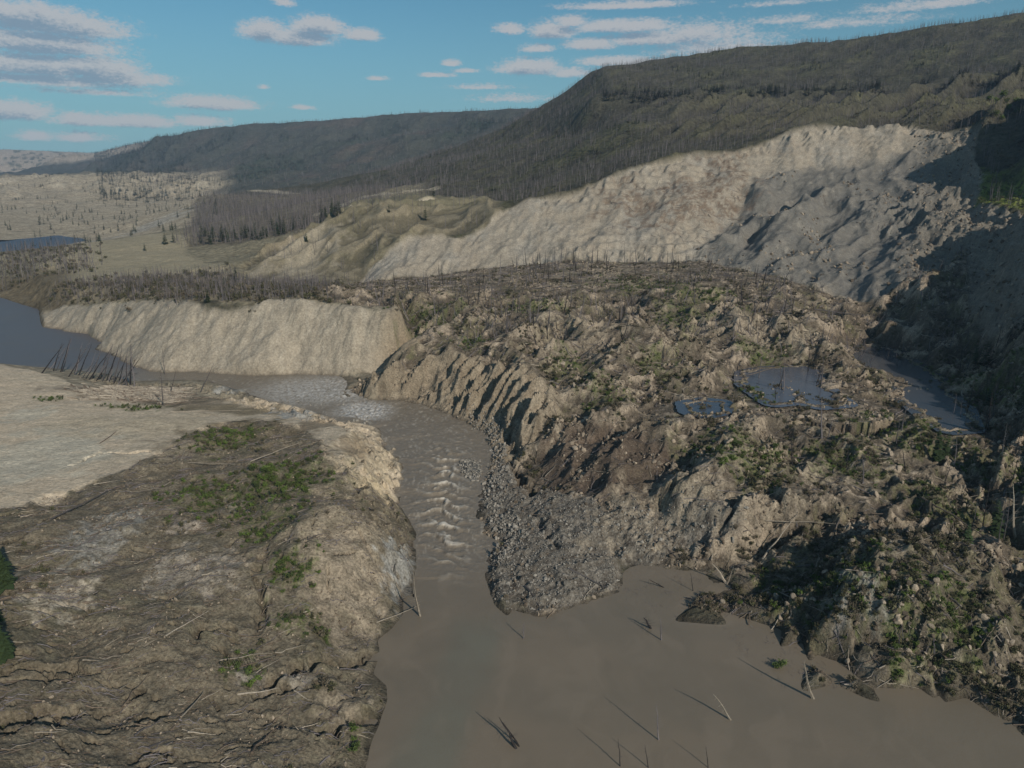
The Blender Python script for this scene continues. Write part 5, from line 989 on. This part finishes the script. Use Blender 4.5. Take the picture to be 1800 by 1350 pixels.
# plants that stand out
for (u, v, n, ru, rv, hh, lb_) in [(830, 603, 9, 22, 4, 1.8, 'bright green bush in the small patch behind the river bluff'), (490, 840, 26, 50, 30, 1.9, 'green bush in the largest green patch on the left bank'), (405, 765, 16, 45, 18, 1.6, 'green bush in the patch below the pale bank'), (240, 718, 12, 42, 4, 1.3, 'grassy green clump in the strip below the log raft'), (85, 702, 4, 10, 3, 1.4, 'lone yellow-green tuft on the pale bank'), (1250, 520, 14, 40, 12, 2.4, 'green bush on the rise below the grey bowl'), (1330, 690, 12, 16, 12, 1.9, 'green bush beside the blue pond'), (1320, 800, 30, 80, 26, 1.8, 'dark green bush in the broad green band on the debris'), (1760, 350, 14, 40, 12, 3.0, 'bright green bush on the grassy shelf at the right rim'), (1765, 190, 12, 34, 26, 6.5, 'green aspen clump high on the hillside at the right edge'), (510, 1000, 8, 24, 20, 1.4, 'low green bush by the pale mound'), (620, 1300, 5, 10, 22, 1.8, 'leafy green bush at the lower shore of the left bank'), (1365, 1190, 4, 14, 9, 1.6, 'green floating branches')]:
    for k in range(n):
        a = rr_.uniform(0, 6.28); f = math.sqrt(rr_.random()); x, y = hit(u + ru * f * math.cos(a), v + rv * f * math.sin(a)); h = hh * rr_.uniform(.6, 1.2)
        if v == 1190: z = 0.0
        else: z = None
        stand('green_bush', BSP[k % 4], x, y, h, lb_, 'bush', lb_.replace('bush', 'bushes').replace('clump', 'clumps').replace('tuft', 'tufts'), w_=1.25, z=z)
# logs one can pick out, from end to end
LGM = {c: [joined(*log_mb(60 + i + 10 * j, .025, 7)).mesh('log', M[c]) for i in range(3)] for j, c in enumerate(('pale', 'brownlog', 'burnt', 'grey'))}
def log(u, v, u2, v2, r, c, lb_, group=None, lift=.1):
    A = Vector(at(u, v)); B = Vector(at(u2, v2)); A.z = max(A.z, 0 if A.y < 166 else -9) + lift; B.z = max(B.z, 0 if B.y < 166 else -9) + lift; d = B - A
    o = put('fallen_log', LGM[c][rr_.randrange(3)]); o.location = (A + B) / 2; o.rotation_mode = 'QUATERNION'; o.rotation_quaternion = d.to_track_quat('X', 'Z'); o.scale = (d.length, r / .015, r / .015); return tag(o, lb_, 'log', group)
for a in [(88, 914, 208, 857, .20, 'burnt', 'long thin dark log pointing up to the pale bank'), (20, 905, 66, 897, .15, 'pale', 'pale log end at the left edge below the pale bank'), (385, 1162, 478, 1150, .16, 'pale', 'pale log at the head of the row of bare branches'), (395, 1228, 492, 1212, .22, 'pale', 'stout pale log with a broken end on the lower left bank'), (300, 1285, 350, 1225, .16, 'brownlog', 'brown log slanting in the hollow of the lower left bank'), (310, 1275, 362, 1213, .14, 'pale', 'pale log beside the brown slanting one on the lower left bank'), (215, 1245, 260, 1185, .12, 'brownlog', 'thin brown log with green shoots on the left bank'), (390, 1262, 432, 1254, .20, 'pale', 'short stout pale log on the bare patch of the lower left bank'), (292, 1120, 365, 1076, .14, 'pale', 'long pale pole in the middle of the left bank'), (500, 902, 600, 870, .15, 'pale', 'pale pole below the large green patch'), (470, 925, 560, 885, .13, 'brownlog', 'brown pole below the large green patch'), (75, 1340, 95, 1285, .16, 'grey', 'grey log in the lower left corner'), (68, 1262, 96, 1330, .14, 'pale', 'forked pale log in the lower left corner'), (100, 1275, 145, 1258, .12, 'grey', 'grey log lying under the fork in the lower left corner'), (625, 1112, 740, 1070, .17, 'pale', 'pale log floating at the river mouth, near one'), (618, 1100, 716, 1054, .14, 'brownlog', 'brown log jammed at the river mouth behind the pale one'), (615, 1092, 672, 1060, .13, 'pale', 'pale log resting on the foot of the pale mound'), (440, 1325, 500, 1270, .18, 'brownlog', 'brown log beside the dark scrub on the lower left bank'), (560, 1345, 625, 1300, .14, 'grey', 'grey pole at the lower left shore'), (540, 950, 590, 930, .13, 'burnt', 'burnt pole lying on the pale mound'), (535, 985, 582, 940, .12, 'burnt', 'thin burnt pole slanting down the pale mound'), (455, 1110, 486, 1112, .12, 'pale', 'short pale stick on the brown slope of the left bank'), (175, 780, 245, 733, .10, 'brownlog', 'thin stick on the pale bank'), (330, 815, 460, 818, .13, 'pale', 'pale pole at the lower edge of the pale bank'), (440, 812, 530, 778, .13, 'pale', 'pale pole slanting across the brown patch below the pale bank'), (318, 815, 325, 788, .12, 'pale', 'short upright-looking stick at the edge of the pale bank'), (300, 725, 440, 722, .14, 'pale', 'long pale log below the black bushy tree'), (1345, 917, 1470, 922, .15, 'pale', 'long pale pole above the dark hollow of the hummock'), (1340, 985, 1400, 905, .2, 'pale', 'pale trunk slanting up beside the dark hollow'), (1545, 932, 1625, 934, .18, 'brownlog', 'brown trunk across the top of the lakeside hummock'), (1355, 1035, 1490, 1100, .13, 'pale', 'long pale pole lying down the front of the hummock'), (1468, 1110, 1488, 1166, .12, 'grey', 'grey pole leaning into the dark inlet of the hummock'), (1545, 1175, 1572, 1163, .14, 'pale', 'pale stick on the low pale spit'), (1000, 1000, 1075, 1040, .18, 'burnt', 'dark branchy log on the tip of the gravel tongue'), (925, 1030, 950, 1075, .2, 'burnt', 'dark trunk hanging over the edge of the gravel tongue'), (1150, 950, 1215, 1000, .16, 'burnt', 'dark log at the back of the gravel shallows'), (1500, 855, 1590, 900, .14, 'grey', 'grey pole on the dark debris behind the hummock'), (1620, 880, 1760, 960, .2, 'brownlog', 'long dark trunk in the band of drifted wood right of the hummock'), (1600, 840, 1690, 880, .15, 'pale', 'pale pole on the dark debris left of the ravine'), (1310, 662, 1390, 640, .16, 'brownlog', 'brown log across the back of the blue pond'), (1340, 680, 1425, 672, .12, 'grey', 'dark stick floating in the blue pond'), (1010, 640, 1060, 600, .2, 'burnt', 'burnt trunk lying in the centre of the debris field'), (930, 510, 990, 500, .22, 'burnt', 'dark log near the back of the debris'), (1430, 545, 1540, 560, .25, 'burnt', 'dark log across the stream gap below the bowl'), (190, 668, 250, 655, .2, 'burnt', 'dark log slanting up to the river beside the leaning trees')]:
    log(*a[:4], a[4] * 1.35, *a[5:])
# the row of bare branches on the left bank
A = Vector(at(285, 1210)); B = Vector(at(478, 1158)); t_ = MB(); s_ = MB(); L = (B - A).length; r_ = random.Random(9)
t_.path([(k / 6 * L, r_.uniform(-.1, .1), .15) for k in range(7)], [.05, .08, .11, .13, .14, .15, .16], 6)
for k in range(34):
    x_ = L * (.05 + .85 * k / 34); h_ = r_.uniform(.8, 2.0); s_.cone((x_, 0, .15), (x_ - r_.uniform(.2, .9), r_.uniform(.5, 1.5), .2 + h_), .035, .006, 4)
o = put('fallen_tree', t_.mesh('trunk', M['brownlog'])); o.location = A; o.rotation_mode = 'QUATERNION'; o.rotation_quaternion = (B - A).to_track_quat('X', 'Z'); b_ = put('branches', s_.mesh('branches', M['pale']), o); b_['kind'] = 'stuff'; tag(o, 'fallen tree with a comb of pale bare branches on the lower left bank', 'fallen tree')
# further logs, the ones that show largest
pz_ = [('debris', dl_ * (Y < 330), 120, 'weathered trunk lying in the tangle on the dark debris right of the river', .25, 1.3, 4, 10), ('left', mLB, 60, 'weathered pole lying on the muddy left bank', .5, .8, 2.5, 7), ('raft', blobm(265, 692, 80, 12, nz=.2), 50, 'pale log lying in the stranded log raft behind the pale bank', .05, .45, 4, 9), ('hum', mMO * (H > .5), 20, 'trunk lying on the hummock by the lake', -.5, 1.2, 3, 7)]
for nm, m_, n, lb_, a0, sp_, lo, hi in pz_:
    p, tr, s3 = lie(spread(m_, n, .8, .2), lo, hi, a0, sp_)
    for k in range(len(p)):
        c = ('pale', 'brownlog', 'grey', 'burnt', 'pale')[k % 5] if nm != 'raft' else 'pale'
        o = put('fallen_log', LGM[c][k % 3]); o.location = p[k] + [0, 0, .12]; o.rotation_euler = tr[k]; o.scale = (s3[k][0], rng.uniform(8, 13), rng.uniform(8, 13)); tag(o, lb_, 'log', lb_.replace('trunk', 'trunks').replace('pole', 'poles').replace('log ', 'logs ', 1))
# boulders, the largest ones
RKM = [rock(70 + i, .75, M['stone'], 1, 'boulder') for i in range(6)]; CKM = [rock(80 + i, .8, M['clod'], 1, 'clod') for i in range(5)]
for m_, n, lo, hi, lib, lb_, cat in [(np.maximum(blobm(640, 735, 40, 12, nz=.2), blobm(540, 712, 60, 8, nz=.2)), 26, 1.0, 2.6, RKM, 'grey boulder in the falls at the river bend', 'boulder'), (chan * (1 - mBAR), 70, .9, 2.0, RKM, 'grey boulder on the stony right bank of the rapids', 'boulder'), (mBAR, 40, .5, 1.3, RKM, 'grey boulder on the little island in the rapids', 'boulder'), (mSP * dry, 90, .7, 1.6, RKM, 'grey boulder on the gravel tongue beside the river mouth', 'boulder'), (mDEB * (1 - mSP) * (1 - mNB) * pal * (Y < 330) * (Y > 130), 100, 1.3, 2.8, CKM, 'large pale block of earth on the broken debris', 'earth block')]:
    for k, (x, y, z) in enumerate(spread(m_, n, 0, .2 if lib is CKM else None)):
        s_ = rng.uniform(lo, hi); o = put('boulder' if cat == 'boulder' else 'earth_block', lib[k % len(lib)]); o.location = (x, y, z + s_ * .12); o.rotation_euler = rng.uniform(0, 6.28, 3); o.scale = (s_ * rng.uniform(.8, 1.4), s_, s_ * rng.uniform(.7, 1)); tag(o, lb_, cat, lb_.replace('boulder', 'boulders').replace('block', 'blocks'))


# ---- a label of its own for each member of a group: how it looks, and which landmark it lies nearest
LM = [((830, 603), 'the bright green patch'), ((740, 618), 'the top of the river bluff'), ((605, 690), 'the tip of the river bluff'), ((828, 828), 'the river island'), ((660, 850), 'the pale river bluff'), ((730, 960), 'the pale riverside mound'), ((500, 850), 'the left green patch'), ((105, 1050), 'the round pale patch'), ((640, 1100), 'the river mouth'), ((400, 765), 'the upper green patch'), ((1510, 1010), 'the white boulder scar'), ((1440, 1150), 'the dark inlet'), ((1280, 1070), 'the small spit'), ((1395, 670), 'the blue pond'), ((1640, 720), 'the long shaded pond'), ((1240, 712), 'the tiny pond'), ((1180, 840), 'the brown slope'), ((1320, 800), 'the broad green band'), ((950, 1080), 'the tongue tip'), ((1090, 1040), 'the gravel shallows'), ((850, 900), 'the tongue notch'), ((1300, 900), 'the tan bluff'), ((1400, 940), 'the dark hollow'), ((1470, 600), 'the stream gap'), ((1000, 460), 'the foot of the pale scarp'), ((1290, 470), 'the foot of the grey bowl'), ((1250, 525), 'the green rise'), ((900, 540), 'the brushy slope'), ((1080, 560), 'the broken middle field'), ((740, 580), 'the end of the sand cliff'), ((640, 500), 'the left end of the scarp'), ((285, 712), 'the black bushy tree'), ((240, 718), 'the grassy strip'), ((60, 645), 'the left end of the pool bank'), ((388, 1200), 'the comb of bare branches'), ((120, 1270), 'the slumped corner'), ((1740, 700), 'the dark ravine'), ((1780, 860), 'the white bare trunk'), ((1780, 600), 'the spur crest'), ((1760, 350), 'the grassy shelf'), ((350, 440), 'the corner of the burnt forest'), ((470, 440), 'the foot of the grassy bluff'), ((250, 400), 'the grey river bluff'), ((60, 425), 'the far river bend'), ((80, 372), 'the upper bench'), ((200, 340), 'the far tan slope'), ((320, 355), 'the gap below the plateau')]
LMP = np.array([hit(u, v) for (u, v), _ in LM])
ORD = ['nearest', 'second nearest', 'third nearest', 'fourth nearest', 'fifth nearest', 'sixth nearest', 'seventh nearest', 'eighth nearest', 'ninth nearest', 'tenth nearest', 'eleventh nearest', 'twelfth nearest'] + [w + ' nearest' for w in 'thirteenth fourteenth fifteenth sixteenth seventeenth eighteenth nineteenth twentieth'.split()]
SHORT = {'thin burnt trunks standing on the back edge': 'thin burnt trunk', 'burnt trunks on the brushy': 'burnt trunk', 'tilted burnt trunks': 'tilted burnt trunk', 'burnt trunks standing in the middle': 'burnt trunk', 'leaning burnt': 'leaning burnt trunk', 'dark pines scattered': 'dark pine', 'pines on the pale': 'dark bench pine', 'green pines at the foot': 'green pine', 'large pale block': 'large pale earth block', 'weathered trunks': 'weathered fallen trunk', 'weathered poles': 'weathered fallen pole', 'pale logs lying': 'pale raft log', 'trunks lying on the hummock': 'fallen hummock trunk', 'grey boulders on the stony': 'grey bank boulder', 'grey boulders on the little': 'grey island boulder', 'grey boulders in the falls': 'grey falls boulder', 'grey boulders on the gravel': 'grey tongue boulder', 'thin burnt trunks': 'thin burnt trunk', 'tall burnt': 'tall burnt spur trunk', 'burnt trunks on the right': 'burnt spur trunk', 'green pines on the right': 'green spur pine'}
grp = {}; cell = {}
for o in list(COL.objects):
    if o.get('group') and not o.parent: grp.setdefault(o['group'], []).append(o)
for g_, os_ in grp.items():
    base = next((v for k, v in SHORT.items() if g_.startswith(k)), None) or os_[0]['label'].split(' in the ')[0].split(' on the ')[0].split(' behind the ')[0].split(' beside ')[0].split(' below ')[0].split(' high ')[0].split(' by ')[0]
    hs = sorted(o.scale[2] if 'log' not in o.name else o.scale[0] for o in os_); lo_, hi_ = hs[len(hs) // 3], hs[2 * len(hs) // 3]
    for o in os_:
        p_ = np.array(o.location[:2]); d_ = LMP - p_; k = int(np.argmin(np.hypot(d_[:, 0], d_[:, 1]) / (1 + 0 * d_[:, 0]))); v_ = p_ - LMP[k]
        side = ('right of' if v_[0] > 0 else 'left of') if abs(v_[0]) > abs(v_[1]) else ('behind' if v_[1] > 0 else 'in front of')
        s_ = o.scale[2] if 'log' not in o.name else o.scale[0]; isl = 'log' in o.name or 'trunk' in base
        size = ('long' if 'log' in o.name else 'tall' if isl or 'pine' in o.name else 'big') if s_ >= hi_ else ('short' if isl else 'small') if s_ <= lo_ else 'medium'
        cell.setdefault((base, size, side, k), []).append((float(np.hypot(*v_)), o))
for (base, size, side, k), lst in cell.items():
        lst.sort(key=lambda t: t[0])
        for i_, (_, o) in enumerate(lst):
            tail = '' if len(lst) == 1 else ', ' + (ORD[i_] if i_ < len(ORD) else 'farther out')
            if len(f"{size} {base} {side} {LM[k][1]}{tail}".split()) > 15: base = ' '.join(base.split()[-2:])
            o['label'] = f"{size} {base.replace('large ', '').replace('tall ', '')} {side} {LM[k][1]}{tail}"

# ------------------------------------------------------------------ the air
HAZE = 5e-5
hb = MB(); x0, x1, y0, y1, z0, z1 = -9500, 9500, -300, 9500, -6, 560
hb.v = [(x0, y0, z0), (x1, y0, z0), (x1, y1, z0), (x0, y1, z0), (x0, y0, z1), (x1, y0, z1), (x1, y1, z1), (x0, y1, z1)]; hb.f = [(3, 2, 1, 0), (4, 5, 6, 7), (0, 1, 5, 4), (1, 2, 6, 5), (2, 3, 7, 6), (3, 0, 4, 7)]
hm_ = bpy.data.materials.new('haze'); hm_.use_nodes = True; t = NT(hm_.node_tree); t.n.clear(); out = t.node('ShaderNodeOutputMaterial'); pv = t.node('ShaderNodeVolumePrincipled'); pv.inputs['Color'].default_value = (.50, .72, 1, 1); pv.inputs['Density'].default_value = HAZE; t.l.new(pv.outputs[0], out.inputs['Volume'])
o = put('haze', hb.mesh('haze', hm_)); tag(o, 'thin blue summer haze filling the valley air', kind='stuff')
